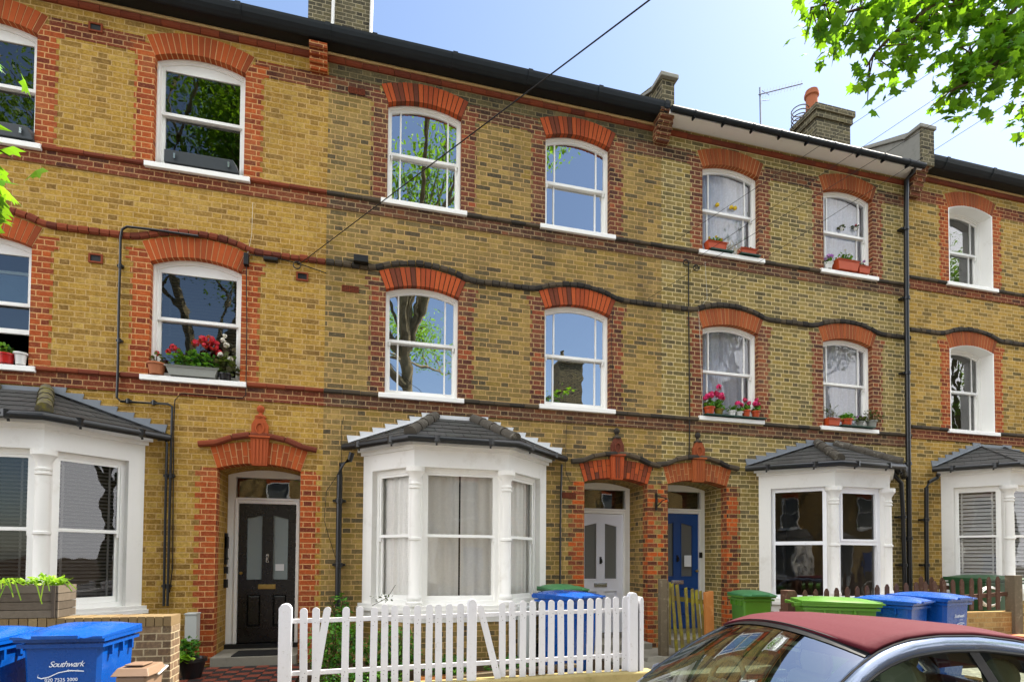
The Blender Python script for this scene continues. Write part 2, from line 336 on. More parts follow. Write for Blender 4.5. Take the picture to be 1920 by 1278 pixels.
# ------------------------------------------------------------ mesh builder
ORG = {}
class MB:
    def __init__(s, T=None): s.v = []; s.f = []; s.mi = []; s.T = T
    def add(s, vs, fs, mi=0):
        o = len(s.v)
        s.v += [tuple(s.T(*p)) if s.T else tuple(p) for p in vs]
        for f in fs: s.f.append([i+o for i in f]); s.mi.append(mi)
    def box(s, x0, x1, y0, y1, z0, z1, mi=0):
        s.add([(x0, y0, z0), (x1, y0, z0), (x1, y1, z0), (x0, y1, z0), (x0, y0, z1), (x1, y0, z1), (x1, y1, z1), (x0, y1, z1)],
              [(0, 3, 2, 1), (4, 5, 6, 7), (0, 1, 5, 4), (1, 2, 6, 5), (2, 3, 7, 6), (3, 0, 4, 7)], mi)
    def hexa(s, p, mi=0):      # eight points, bottom ring then top ring
        s.add(p, [(0, 3, 2, 1), (4, 5, 6, 7), (0, 1, 5, 4), (1, 2, 6, 5), (2, 3, 7, 6), (3, 0, 4, 7)], mi)
    def prism(s, pts, y0, y1, mi=0):   # polygon in x,z (ccw seen from -y) extruded in y
        n = len(pts)
        s.add([(x, y0, z) for x, z in pts]+[(x, y1, z) for x, z in pts],
              [tuple(range(n)), tuple(range(2*n-1, n-1, -1))]+[(i, i+n, (i+1) % n+n, (i+1) % n) for i in range(n)], mi)
    def ring(s, a, b, y0, y1, mi=0):   # a outer, b inner loops (x,z), same count
        n = len(a)
        vs = [(x, y0, z) for x, z in a]+[(x, y0, z) for x, z in b]+[(x, y1, z) for x, z in a]+[(x, y1, z) for x, z in b]
        fs = []
        for i in range(n):
            j = (i+1) % n
            fs += [(i, j, n+j, n+i), (2*n+i, 3*n+i, 3*n+j, 2*n+j), (n+i, n+j, 3*n+j, 3*n+i), (i, 2*n+i, 2*n+j, j)]
        s.add(vs, fs, mi)
    def tube(s, path, r, n=8, mi=0, caps=True):
        P = [Vector(p) for p in path]; rr = r if isinstance(r, (list, tuple)) else [r]*len(P)
        vs = []; ref = Vector((0, 0, 1))
        for i, p in enumerate(P):
            t = (P[min(i+1, len(P)-1)]-P[max(i-1, 0)]).normalized()
            if abs(t.dot(ref)) > .92: ref = Vector((1, 0, 0)) if abs(t.x) < .9 else Vector((0, 1, 0))
            a = t.cross(ref).normalized(); b = t.cross(a).normalized(); ref = -b if abs(b.z) > .1 else ref
            ref = Vector((0, 0, 1)) if abs(t.z) < .9 else ref
            for k in range(n):
                q = 2*math.pi*k/n; vs.append(p+(a*math.cos(q)+b*math.sin(q))*rr[i])
        fs = [(i*n+k, i*n+(k+1) % n, (i+1)*n+(k+1) % n, (i+1)*n+k) for i in range(len(P)-1) for k in range(n)]
        if caps: fs += [tuple(range(n-1, -1, -1)), tuple(range((len(P)-1)*n, len(P)*n))]
        s.add(vs, fs, mi)
    def lathe(s, c, prof, n=16, mi=0, sx=1, sy=1):   # prof (r,z) bottom to top
        vs = [(c[0]+r*math.cos(2*math.pi*k/n)*sx, c[1]+r*math.sin(2*math.pi*k/n)*sy, c[2]+z) for r, z in prof for k in range(n)]
        m_ = len(prof)
        fs = [(i*n+k, i*n+(k+1) % n, (i+1)*n+(k+1) % n, (i+1)*n+k) for i in range(m_-1) for k in range(n)]
        fs += [tuple(range(n-1, -1, -1)), tuple(range((m_-1)*n, m_*n))]
        s.add(vs, fs, mi)
    def build(s, name, mats, parent=None, smooth=False, bevel=0, local=False, origin=None):
        if not isinstance(mats, (list, tuple)): mats = [mats]
        if parent is not None: org = ORG[parent.name]
        elif origin is not None: org = Vector(origin)
        elif local: org = Vector((0, 0, 0))
        else:
            xs = [v[0] for v in s.v]; ys = [v[1] for v in s.v]
            org = Vector(((min(xs)+max(xs))/2, (min(ys)+max(ys))/2, min(v[2] for v in s.v)))
        me = bpy.data.meshes.new(name)
        me.from_pydata([(v[0]-org[0], v[1]-org[1], v[2]-org[2]) for v in s.v], [], s.f)
        for q in mats: me.materials.append(m[q] if isinstance(q, str) else q)
        me.polygons.foreach_set('material_index', s.mi)
        if smooth: me.polygons.foreach_set('use_smooth', [True]*len(s.f))
        me.update()
        o = bpy.data.objects.new(name, me); C.objects.link(o)
        if parent is not None: o.parent = parent
        else: o.location = org
        ORG[o.name] = org
        if smooth:
            md = o.modifiers.new('edge', 'EDGE_SPLIT'); md.split_angle = R(40)
        if bevel:
            md = o.modifiers.new('bevel', 'BEVEL'); md.width = bevel; md.segments = 2; md.limit_method = 'ANGLE'; md.angle_limit = R(35)
        return o
def tag(o, label=None, cat=None, group=None, kind=None):
    if label: o['label'] = label
    if cat: o['category'] = cat
    if group: o['group'] = group
    if kind: o['kind'] = kind
    return o
def thing(name, loc, label, cat, group=None, local=False, rz=0):
    o = bpy.data.objects.new(name, None); C.objects.link(o); o.location = loc; o.rotation_euler = (0, 0, rz)
    o.empty_display_size = .1
    ORG[o.name] = Vector((0, 0, 0)) if local else Vector(loc)
    return tag(o, label, cat, group)

def arcpts(x0, x1, zs, rise, n=14):
    h = (x1-x0)/2; xm = (x0+x1)/2
    if rise <= 1e-4: return [(x0, zs), (x1, zs)]
    Rr = (h*h+rise*rise)/(2*rise); zc = zs+rise-Rr; a = math.asin(h/Rr)
    return [(xm+Rr*math.sin(-a+2*a*i/n), zc+Rr*math.cos(-a+2*a*i/n)) for i in range(n+1)]
def arcz(x, x0, x1, zs, rise):
    if rise <= 1e-4: return zs
    h = (x1-x0)/2; xm = (x0+x1)/2; Rr = (h*h+rise*rise)/(2*rise); return zs+rise-Rr+math.sqrt(max(0, Rr*Rr-(x-xm)**2))
def outline(x0, x1, zb, zs, rise, n=14):   # ccw seen from -y : bottom-left, bottom-right, then arc right to left
    return [(x0, zb), (x1, zb)]+arcpts(x0, x1, zs, rise, n)[::-1]

# ------------------------------------------------------------ plants
def leaf_shape(kind):
    if kind == 'maple':
        a = [(0, 0), (.12, -.02), (.38, -.08), (.3, .18), (.52, .38), (.3, .46), (.26, .62), (.1, .6), (0, 1), (-.1, .6), (-.26, .62), (-.3, .46), (-.52, .38), (-.3, .18), (-.38, -.08), (-.12, -.02)]
        return a
    if kind == 'round': return [(0, 0), (.35, .15), (.45, .5), (.3, .85), (0, 1), (-.3, .85), (-.45, .5), (-.35, .15)]
    if kind == 'blade': return [(0, 0), (.07, .3), (.05, .7), (0, 1), (-.05, .7), (-.07, .3)]
    return [(0, 0), (.28, .4), (.18, .75), (0, 1), (-.18, .75), (-.28, .4)]
SH = {k: leaf_shape(k) for k in ('maple', 'round', 'blade', 'oval')}
def put_leaf(mb, p, size, kind='oval', mi=0, up_=None, droop=0.3, rnd=random):
    d = Vector((rnd.gauss(0, 1), rnd.gauss(0, 1), rnd.gauss(0, .6)-droop)).normalized() if up_ is None else up_
    n = Vector((rnd.gauss(0, .6), rnd.gauss(0, .6), 1)).normalized()
    s = d.cross(n)
    if s.length < .1: s = Vector((1, 0, 0))
    s.normalize(); n = s.cross(d)
    sh = SH[kind]; k = len(sh)
    vs = []
    for x, y in sh:
        vs.append(Vector(p)+s*(x*size)+d*(y*size)+n*(-(abs(x)*.35+y*y*.18)*size))
    if kind == 'maple':
        c = Vector(p)+d*(.32*size)
        mb.add(vs+[c], [(i, (i+1) % k, k) for i in range(k)], mi)
    else: mb.add(vs, [tuple(range(k))], mi)
def clump(mb, c, r, n, size, kind='oval', mi=0, rnd=random, droop=.3):
    for _ in range(n):
        v = Vector((rnd.gauss(0, 1), rnd.gauss(0, 1), rnd.gauss(0, 1)));  v.normalize(); v *= rnd.random()**.4
        put_leaf(mb, (c[0]+v.x*r[0], c[1]+v.y*r[1], c[2]+v.z*r[2]), size*rnd.uniform(.7, 1.2), kind, mi, rnd=rnd, droop=droop)
def bloom(mb, c, r, n=16, mi=0):
    for _ in range(n):
        v = Vector((random.gauss(0, 1), random.gauss(0, 1), random.gauss(0, 1)+.4)).normalized()
        d = v.cross(Vector((random.random(), random.random(), random.random()))).normalized()
        e = v.cross(d); p = Vector(c)+v*r*random.uniform(.6, 1); q = r*.55
        mb.add([p+d*q, p+e*q, p-d*q, p-e*q], [(0, 1, 2, 3)], mi)

def branch(mb, p, d, L, r, depth, tips, rnd, spread=.6, segs=4, upb=.12, ratio=.68, mi=0, kids=3):
    pts = [Vector(p)]; rad = [r]; d = Vector(d).normalized()
    for i in range(segs):
        d = (d+Vector((rnd.gauss(0, .13), rnd.gauss(0, .13), rnd.gauss(0, .08)+upb*.4))).normalized()
        pts.append(pts[-1]+d*(L/segs)); rad.append(r*(1-(1-ratio)*(i+1)/segs))
    mb.tube(pts, rad, 8 if r > .05 else 5, mi)
    if depth == 0:
        tips += [pts[-1], pts[-2], pts[segs//2]]; return
    if depth <= 1: tips.append(pts[-1])
    for k in range(kids):
        a = rnd.uniform(0, 2*math.pi); v = Vector((math.cos(a), math.sin(a), rnd.uniform(-.1, .6)))
        dd = (d+v*spread*rnd.uniform(.7, 1.3)).normalized()
        q = pts[-1] if k < 2 else pts[-2]
        branch(mb, q, dd, L*rnd.uniform(.6, .85), rad[-1]*rnd.uniform(.6, .85), depth-1, tips, rnd, spread, segs, upb, ratio, mi, kids)
def tree(loc, h0, label, seed=1, scale=1, leafn=26, lean=(0, 0), crown_r=1.0, group='street trees behind the camera', depth=3, r=.3, mat='leafd', size=.135, kids=3, limb=3.2, angs=None, extra=None):
    rnd = random.Random(seed); t = thing('street_tree', loc, label, 'tree', group)
    mb = MB(); x, y, z = loc; tips = []
    n = 8; pts = [Vector((x+lean[0]*i/n+rnd.gauss(0, .04), y+lean[1]*i/n+rnd.gauss(0, .04), z+h0*i/n)) for i in range(n+1)]
    mb.tube([pts[0]-Vector((0, 0, .2))]+pts, [r*1.5]+[r*(1.25-.4*i/n) for i in range(n+1)], 14)
    for k in range(4):
        a = (R(angs[k]) if angs else k*math.pi/2)+rnd.uniform(-.3, .3)
        branch(mb, pts[-1-(k % 2)], (math.cos(a)*.75, math.sin(a)*.75, .95), limb*scale, r*.72, depth, tips, rnd, spread=.7, kids=kids)
    if extra:
        ax0, ax1, ay0, ay1, az0, az1, cnt = extra; top = pts[-1]
        for _ in range(cnt):
            e = Vector((rnd.uniform(ax0, ax1), rnd.uniform(ay0, ay1), rnd.uniform(az0, az1)))
            mb.tube([top, top.lerp(e, .35)+Vector((rnd.gauss(0, .3), rnd.gauss(0, .3), .5)), top.lerp(e, .7)+Vector((rnd.gauss(0, .2), 0, .3)), e], [.07, .05, .03, .01], 6); tips += [e, top.lerp(e, .85)]
    mb.build('trunk', 'bark', t, smooth=True)
    lb = MB()
    for q in tips: clump(lb, q, (crown_r*.8, crown_r*.8, crown_r*.6), leafn, size, 'oval', rnd=rnd)
    lb.build('crown', mat, t)
    return t

# ------------------------------------------------------------ the ground
D = 8.3                      # facade plane
def gz(x): return .25+.012*x
gb = MB(); gb.box(-400, 400, -400, 400, -1.5, -.16); tag(gb.build('ground', 'soil'), kind='structure')
gb = MB(); gb.add([(-60, -3.2, -.15), (60, -3.2, -.15), (60, 4.3, -.002), (-60, 4.3, -.002)], [(0, 1, 2, 3)])
tag(gb.build('road', 'asphalt'), kind='structure')
gb = MB(); gb.hexa([(-60, 4.3, -.4), (60, 4.3, -.4), (60, 6.22, -.4), (-60, 6.22, -.4), (-60, 4.3, .16), (60, 4.3, .16), (60, 6.22, .34), (-60, 6.22, .34)])
gb.box(-60, 60, 4.16, 4.3, -.4, .165, 1)
tag(gb.build('pavement', ['paving', 'concrete']), kind='structure')
gb = MB(); gb.box(-60, 60, -5.4, -3.2, -.4, .02)
tag(gb.build('pavement', ['paving']), kind='structure')
gb = MB(); gb.box(-60, 60, -8.6, -5.4, -.4, .05)
tag(gb.build('front_gardens_ground', ['soil']), kind='structure')
gb = MB(); gb.box(-60, 60, 6.22, 8.32, -.4, .40)
tag(gb.build('garden_ground', 'soil'), kind='structure')
# tiled path to the black door
pb = MB(); T = .15
for i in range(9):
    for j in range(12):
        x = -2.15+i*T; y = 6.25+j*T
        if y > 8.0: continue
        pb.box(x+.003, x+T-.003, y+.003, y+T-.003, .402, .43, (i+j) % 2)
tag(pb.build('tiled_path', ['tileR', 'tileB']), kind='structure')
pb = MB(); pb.box(3.3, 5.3, 6.24, 8.25, .402, .44, 0); tag(pb.build('garden_path', 'concrete'), kind='structure')

# ------------------------------------------------------------ house parts
def wall_sheet(mb, x0, x1, z0, z1, y, opens, mi=0):
    xs = {x0, x1}; segs = 14
    for o in opens:
        for (x, z) in arcpts(o[0], o[1], o[3], o[4], segs): xs.add(round(x, 5))
    xs = sorted(xs)
    for a, b in zip(xs, xs[1:]):
        if b-a < 1e-5: continue
        mid = (a+b)/2; cuts = []
        for o in opens:
            if o[0]-1e-6 < mid < o[1]+1e-6:
                cuts.append((o[2], o[2], arcz(min(max(a, o[0]), o[1]), *o[:2], *o[3:5]), arcz(min(max(b, o[0]), o[1]), *o[:2], *o[3:5])))
        cuts.sort(); la = lb = z0
        for c in cuts:
            mb.add([(a, y, la), (b, y, lb), (b, y, c[1]), (a, y, c[0])], [(0, 1, 2, 3)], mi); la, lb = c[2], c[3]
        mb.add([(a, y, la), (b, y, lb), (b, y, z1), (a, y, z1)], [(0, 1, 2, 3)], mi)
def reveal(mb, o, y0, y1, mi=0, sill=True):
    x0, x1, zb, zs, rise = o[:5]
    mb.add([(x0, y0, zb), (x0, y1, zb), (x0, y1, zs), (x0, y0, zs)], [(0, 1, 2, 3)], mi)
    mb.add([(x1, y0, zb), (x1, y1, zb), (x1, y1, zs), (x1, y0, zs)], [(3, 2, 1, 0)], mi)
    if sill: mb.add([(x0, y0, zb), (x1, y0, zb), (x1, y1, zb), (x0, y1, zb)], [(0, 1, 2, 3)], mi)
    p = arcpts(x0, x1, zs, rise, 14)
    for a, b in zip(p, p[1:]):
        mb.add([(a[0], y0, a[1]), (b[0], y0, b[1]), (b[0], y1, b[1]), (a[0], y1, a[1])], [(0, 1, 2, 3)], mi)
def arch(parent, x0, x1, zs, rise, t, mats, depth, split=False, name='window_arch'):
    h = (x1-x0)/2; xm = (x0+x1)/2; Rr = (h*h+rise*rise)/(2*rise); zc = zs+rise-Rr; a = math.asin(h/Rr)
    n = round(2*a*(Rr+t*.4)/.071); mb = MB()
    def P(rad, q): return (xm+rad*math.sin(q), zc+rad*math.cos(q))
    ri = Rr-.004
    for i in range(n):
        q0 = -a+2*a*i/n; q1 = -a+2*a*(i+1)/n; gp = .006/Rr
        parts = [(ri, Rr+t)]
        if split:
            c = Rr+t*(.34 if i % 2 else .66); parts = [(ri, c-.004), (c+.004, Rr+t)]
        for ra, rb in parts:
            k = 1 if ra == ri else 1
            y0 = D-.009-random.random()*.004
            mb.prism([P(ra, q0+gp), P(ra, q1-gp), P(rb, q1-gp*.8), P(rb, q0+gp*.8)], y0, D+depth, 0)
    nn = 16
    ou = [P(Rr+t, -a+2*a*i/nn) for i in range(nn+1)]; inn = [P(Rr-.001, -a+2*a*i/nn) for i in range(nn+1)]
    for i in range(nn):
        mb.prism([inn[i], inn[i+1], ou[i+1], ou[i]], D-.005, D+depth-.004, 1)
    return mb.build(name, mats, parent)
def quoins(parent, x, zb, zs, side, mat, depth=.09, w0=.235, w1=.2):
    mb = MB(); r0_ = math.ceil(zb/BH); z = zb; k = r0_
    while z < zs-1e-4:
        z2 = min(k*BH, zs); 
        if z2-z > 1e-4:
            w_ = w0 if k % 2 else w1
            a, b = (x-w_, x+.004) if side < 0 else (x-.004, x+w_)
            mb.box(a, b, D-.004, D+depth, z, z2-.0002)
        z = z2; k += 1
    return mb.build('quoin', mat, parent)
def course(parent, path, h, y0, y1, L, mat, name='string_course', jit=.003, gap=.006):
    """a run of header bricks along a path of (x,z)"""
    mb = MB(); d = [0]
    for a, b in zip(path, path[1:]): d.append(d[-1]+math.hypot(b[0]-a[0], b[1]-a[1]))
    def pos(s):
        s = max(0, min(d[-1], s))
        for i in range(len(d)-1):
            if s <= d[i+1]+1e-9:
                q = (s-d[i])/max(1e-9, d[i+1]-d[i]); a, b = path[i], path[i+1]
                return (a[0]+(b[0]-a[0])*q, a[1]+(b[1]-a[1])*q)
        return path[-1]
    n = max(1, round(d[-1]/L))
    for i in range(n):
        a = pos(d[-1]*i/n+gap/2); b = pos(d[-1]*(i+1)/n-gap/2)
        j = random.uniform(-jit, jit); hh_ = h; h = h*random.uniform(.9, 1.06); t_ = Vector((b[0]-a[0], b[1]-a[1])).normalized(); nx, nz = -t_[1], t_[0]
        yy = y0+j
        def q(p, e): return (p[0]+nx*e, p[1]+nz*e)
        A, B = q(a, 0), q(b, 0); A1, B1 = q(a, h*.25), q(b, h*.25); A2, B2 = q(a, h*.72), q(b, h*.72); A3, B3 = q(a, h), q(b, h)
        vs = []
        for p_, y in ((A, y1), (B, y1), (A, yy+.02), (B, yy+.02), (A1, yy), (B1, yy), (A2, yy), (B2, yy), (A3, yy+.018), (B3, yy+.018), (A3, y1), (B3, y1)):
            vs.append((p_[0], y, p_[1]))
        h = hh_
        mb.add(vs, [(0, 1, 3, 2), (2, 3, 5, 4), (4, 5, 7, 6), (6, 7, 9, 8), (8, 9, 11, 10), (0, 2, 4, 6, 8, 10), (11, 9, 7, 5, 3, 1)])
    return mb.build(name, mat, parent)
def hump(x0, x1, z, humps, n=160):
    """flat line at z that swells over arches; humps = (xa, xb, rise)"""
    out = []
    for i in range(n+1):
        x = x0+(x1-x0)*i/n; zz = z
        for a, b, r_ in humps:
            c = (a+b)/2; h = (b-a)/2; t_ = abs(x-c)/h
            if t_ < 1.25:
                e = 1-t_*t_*.8 if t_ < .8 else .488*(1-(t_-.8)/.45)**2
                zz = z+r_*max(0, e)
        out.append((x, zz))
    return out
def curtain(parent, x0, x1, z0, z1, y, mat, amp=.03, wl=.11, name='curtain', T=None, seed=0):
    rnd = random.Random(seed+x0*10); mb = MB(T); n = int((x1-x0)/.012)
    ph = rnd.uniform(0, 6); vs = []
    for i in range(n+1):
        x = x0+(x1-x0)*i/n
        yy = y+amp*math.sin(ph+x*2*math.pi/wl+1.7*math.sin(x*9+ph))*(.6+.4*math.sin(x*17))
        vs += [(x, yy, z0), (x, yy*.7+y*.3, z1)]
    mb.add(vs, [(2*i, 2*i+2, 2*i+3, 2*i+1) for i in range(n)])
    return mb.build(name, mat, parent, smooth=True)
def blind(parent, x0, x1, z0, z1, y, mat, pitch=.045, T=None, tilt=.5):
    mb = MB(T); z = z0; c = math.cos(tilt)*pitch*.5; s_ = math.sin(tilt)*pitch*.5
    while z < z1:
        mb.add([(x0, y-c, z-s_), (x1, y-c, z-s_), (x1, y+c, z+s_), (x0, y+c, z+s_), (x0, y-c, z-s_+.003), (x1, y-c, z-s_+.003), (x1, y+c, z+s_+.003), (x0, y+c, z+s_+.003)],
               [(0, 1, 2, 3), (4, 5, 6, 7), (0, 1, 5, 4), (2, 3, 7, 6)]); z += pitch
    for fx in (.15, .85):
        x = x0+(x1-x0)*fx; mb.box(x-.012, x+.012, y-c-.004, y-c-.001, z0, z1)
    return mb.build('venetian_blind', mat, parent)

def sash_window(parent, o, style, paint, gmat, inner=None, fd=.10, raise_=0, sillmat='white', deep=False, fw_=.055, iseed=0):
    """o = x0,x1,zb,zs,rise ; frame behind the brick face by fd"""
    x0, x1, zb, zs, rise = o[:5]
    y = D+fd
    root = MB()
    if deep:   # rendered white reveal lining
        a = outline(x0-.002, x1+.002, zb, zs, rise); b = outline(x0+.018, x1-.018, zb+.01, zs-.012, rise)
        root.ring(a, b, D-.006, y+.02)
        x0 += .018; x1 -= .018; zs -= .012
    a = outline(x0, x1, zb, zs, rise); fwd = fw_
    b = outline(x0+fwd, x1-fwd, zb+.035, zs-fwd*.9, rise*.94)
    root.ring(a, b, y, y+.11)
    a2 = outline(x0+.003, x1-.003, zb+.003, zs-.003, rise); b2 = outline(x0+.022, x1-.022, zb+.012, zs-.022, rise)
    root.ring(a2, b2, y-.014, y-.001)
    f = root.build('window', [paint], parent)
    xi0, xi1 = x0+fwd+.001, x1-fwd-.001; zt = zs-fwd*.9-.001; rs = rise*.94; zbt = zb+.036
    zm = zbt+(zt+rs-zbt)*.505
    st = .036
    # upper sash
    u = MB(); n = 14
    A = outline(xi0, xi1, zm-.02, zt, rs)
    if style == 'plain':
        B = outline(xi0+st, xi1-st, zm+.022, zt-.03, .0002)
        A_ = [(xi0, zm-.02), (xi1, zm-.02), (xi1, zt-.0)]+[(x, z) for x, z in arcpts(xi0, xi1, zt, rs, 10)[::-1][1:]]
        B_ = [(xi0+st, zm+.022), (xi1-st, zm+.022), (xi1-st, zt-.03)]+[(xi1-st-(xi1-xi0-2*st)*i/10, zt-.03) for i in range(1, 11)]
        u.ring(A_, B_, y+.018, y+.052)
        ztg = lambda x: zt-.03
    else:
        B = outline(xi0+st*.6, xi1-st*.6, zm+.022, zt-.03, rs*.95)
        u.ring(A, B, y+.018, y+.052)
        ztg = lambda x: arcz(x, xi0+st*.6, xi1-st*.6, zt-.03, rs*.95)
    fr = (.15, .85) if style == 'margin' else ()
    for q in fr:
        x = xi0+(xi1-xi0)*q; u.box(x-.011, x+.011, y+.022, y+.048, zm+.0225, ztg(x)+.004)
    if style != 'plain':
        for q in (.12, .88):     # sash horns
            x = xi0+(.012 if q < .5 else (xi1-xi0-.04)); u.box(x, x+.028, y+.0185, y+.05, zm-.075, zm-.0202)
    u.build('upper_sash', paint, f)
    l = MB(); zl = zbt+raise_
    A = [(xi0, zl), (xi1, zl), (xi1, zm+.015+raise_), (xi0, zm+.015+raise_)]; B = [(xi0+st, zl+.06), (xi1-st, zl+.06), (xi1-st, zm-.022+raise_), (xi0+st, zm-.022+raise_)]
    l.ring(A, B, y+.057, y+.092)
    for q in fr:
        x = xi0+(xi1-xi0)*q; l.box(x-.011, x+.011, y+.06, y+.088, zl+.06, zm-.0215+raise_)
    l.build('lower_sash', paint, f)
    gl = MB(); pts = arcpts(xi0+.02, xi1-.02, min(zt, ztg(xi0+.06)), rs*.9 if style != 'plain' else 0.0001, 10)
    gl.add([(xi0+.02, y+.035, zm), (xi1-.02, y+.035, zm)]+[(x, y+.035, z) for x, z in pts[::-1]], [tuple(range(2+len(pts)))])
    gl.add([(xi0+.02, y+.075, zl+.03), (xi1-.02, y+.075, zl+.03), (xi1-.02, y+.075, zm+raise_), (xi0+.02, y+.075, zm+raise_)], [(0, 1, 2, 3)])
    gl.build('pane', gmat, f)
    X0, X1 = o[0], o[1]
    s_ = MB(); s_.hexa([(X0-.085, D-.055, zb-.075), (X1+.085, D-.055, zb-.075), (X1+.085, D+.03, zb-.075), (X0-.085, D+.03, zb-.075),
                        (X0-.085, D-.055, zb-.006), (X1+.085, D-.055, zb-.006), (X1+.085, D+.0, zb+.004), (X0-.085, D+.0, zb+.004)])
    s_.box(X0+.002, X1-.002, D+.0, y+.02, zb-.07, zb+.0045)
    s_.build('sill', sillmat, f, bevel=.006)
    if inner:
        k = inner
        if k == 'net': curtain(f, X0-.1, X1+.2, zb-.12, zs+rise+.15, D+.185+fd, 'net', .045, .13, seed=iseed)
        if k == 'blind': blind(f, X0-.05, X1+.12, zb+.05+raise_*2, zs+rise, D+.24+fd, 'blind')
        if k == 'blindhalf': blind(f, X0-.05, X1+.12, zm-.15, zs+rise, D+.24+fd, 'blind')
        if k == 'shade':
            q = MB(); q.box(X0+.03, X1-.03, D+.24+fd, D+.25+fd, zs-.25, zs+rise); q.build('roller_blind', 'cream', f)
    return f

def column(mb, x, y, z0, z1, r=.07):
    h = z1-z0; e = r
    prof = [(e*1.55, 0), (e*1.55, .05), (e*1.3, .07), (e*1.42, .1), (e*1.3, .13), (e, .16), (e, h*.47), (e*1.22, h*.475), (e*1.22, h*.49), (e, h*.495),
            (e*.94, h-.3), (e*1.15, h-.29), (e*1.15, h-.27), (e*.98, h-.265), (e*.98, h-.245), (e*1.15, h-.24), (e*1.15, h-.22), (e*.96, h-.21),
            (e*1.0, h-.15), (e*1.5, h-.09), (e*1.75, h-.07), (e*1.75, h-.005)]
    mb.lathe((x, y, z0), prof, 18)
def bay(parent, xw0, xw1, xf0, xf1, yf, dz, wallmat, paint, gmat, inner, roof='slate', hip='moss2', flash='leadw', gut_out=None, style='sash', framep='white', steps=7, curtmat='sheer'):
    """canted bay: wall ends xw0,xw1 ; front corners xf0,xf1 at y=yf ; dz raises it all"""
    zt, zl, zcap, zsill, zap = 3.31+dz, 3.08+dz, 3.08+dz, 1.22+dz, 1.0+dz
    pts = [Vector((xw0, D)), Vector((xf0, yf)), Vector((xf1, yf)), Vector((xw1, D))]
    b = MB()
    def off(e):   # offset polyline outwards by e
        out = []
        for i, p in enumerate(pts):
            ns = []
            for j in (i-1, i):
                if 0 <= j < 3:
                    t_ = (pts[j+1]-pts[j]).normalized(); ns.append(Vector((t_.y, -t_.x)))
            if len(ns) == 1:
                n_ = ns[0]; k = e/max(.3, abs(n_.x)) if abs(n_.x) > .05 else e
                out.append(Vector((p.x+(k if n_.x > 0 else -k), p.y)))
            else:
                n_ = (ns[0]+ns[1]).normalized(); out.append(p+n_*(e/n_.dot(ns[0])))
        return out
    def band(o_e, i_e, z0, z1, mb=b, mi=0, zi=None):
        a = off(o_e); c = off(i_e)
        for i in range(3):
            mb.hexa([(a[i].x, a[i].y, z0), (a[i+1].x, a[i+1].y, z0), (c[i+1].x, c[i+1].y, z0), (c[i].x, c[i].y, z0),
                     (a[i].x, a[i].y, z1), (a[i+1].x, a[i+1].y, z1), (c[i+1].x, c[i+1].y, z1), (c[i].x, c[i].y, z1)], mi)
    band(0, -.16, .1, zap, mi=1)                       # brick base
    band(.012, -.16, zap, zsill-.10)                     # apron board
    band(.06, -.16, zsill-.10, zsill-.05); band(.045, -.15, zsill-.05, zsill)
    body = b.build('bay_window', [paint, wallmat], parent); b = MB()
    band(0, -.16, zl, zt, mb=b)                              # frieze
    band(.03, -.1, zt, zt+.05, mb=b); band(.065, -.1, zt+.05, zt+.10, mb=b)
    # soffit cover
    a = off(-.01); b.add([(p.x, p.y, zt+.09) for p in a], [(3, 2, 1, 0)])
    b.build('frieze', [paint, wallmat], body)
    # pilasters against the wall and mullion posts behind columns
    for i, sgn in ((0, 1), (3, -1)):
        pl = MB()
        p = pts[i]; q = pts[i+1] if i == 0 else pts[i-1]; t_ = (q-p).normalized(); n_ = Vector((t_.y, -t_.x))*sgn
        e = p+t_*.19
        A = [p, e, e-n_*.16, p-n_*.16]
        if sgn < 0: A = A[::-1]
        pl.hexa([(v.x, v.y, zsill) for v in A]+[(v.x, v.y, zl) for v in A]); pl.build('pilaster', paint, body)
    for i in (1, 2):
        pl = MB(); p = off(-.09)[i]; pl.lathe((p.x, p.y, zsill), [(.085, 0), (.085, zl-zsill)], 8); pl.build('corner_post', paint, body)
    for i in (1, 2):
        cb = MB(); p = off(-.045)[i]; column(cb, p.x, p.y, zsill, zl, .072); cb.build('column', paint, body, smooth=True)
    # windows in each face
    for i in range(3):
        p, q = pts[i], pts[i+1]; t_ = (q-p).normalized(); n_ = Vector((t_.y, -t_.x)); L = (q-p).length
        s0 = .19 if i == 0 else .12; s1 = L-(.19 if i == 2 else .12)
        def T(s_, n, z, p=p, t_=t_, n_=n_): v = p+t_*s_-n_*n; return (v.x, v.y, z)
        fr = MB(T); z0, z1 = zsill, zl; fwid = .05 if style == 'sash' else .06
        fr.ring([(s0, z0), (s1, z0), (s1, z1), (s0, z1)], [(s0+fwid, z0+.06), (s1-fwid, z0+.06), (s1-fwid, z1-.06), (s0+fwid, z1-.06)], .085, .16)
        zm = 2.165+dz
        gl = MB(T)
        if style == 'sash':
            x0, x1 = s0+fwid, s1-fwid
            fr.ring([(x0, zm-.02), (x1, zm-.02), (x1, z1-.0605), (x0, z1-.0605)], [(x0+.028, zm+.02), (x1-.028, zm+.02), (x1-.028, z1-.095), (x0+.028, z1-.095)], .098, .125)
            fr.ring([(x0, z0+.0605), (x1, z0+.0605), (x1, zm+.015), (x0, zm+.015)], [(x0+.035, z0+.13), (x1-.035, z0+.13), (x1-.035, zm-.022), (x0+.035, zm-.022)], .128, .155)
            for e in (x0+.002, x1-.026): fr.box(e, e+.024, .0985, .124, zm-.075, zm-.0205)
        else:
            x0, x1 = s0+fwid, s1-fwid
            fr.box(x0, x1, .087, .155, zm-.04, zm+.02)
            if i == 1: fr.ring([(x0, zm+.0205), (x1, zm+.0205), (x1, z1-.0605), (x0, z1-.0605)], [(x0+.04, zm+.055), (x1-.04, zm+.055), (x1-.04, z1-.1), (x0+.04, z1-.1)], .075, .12)
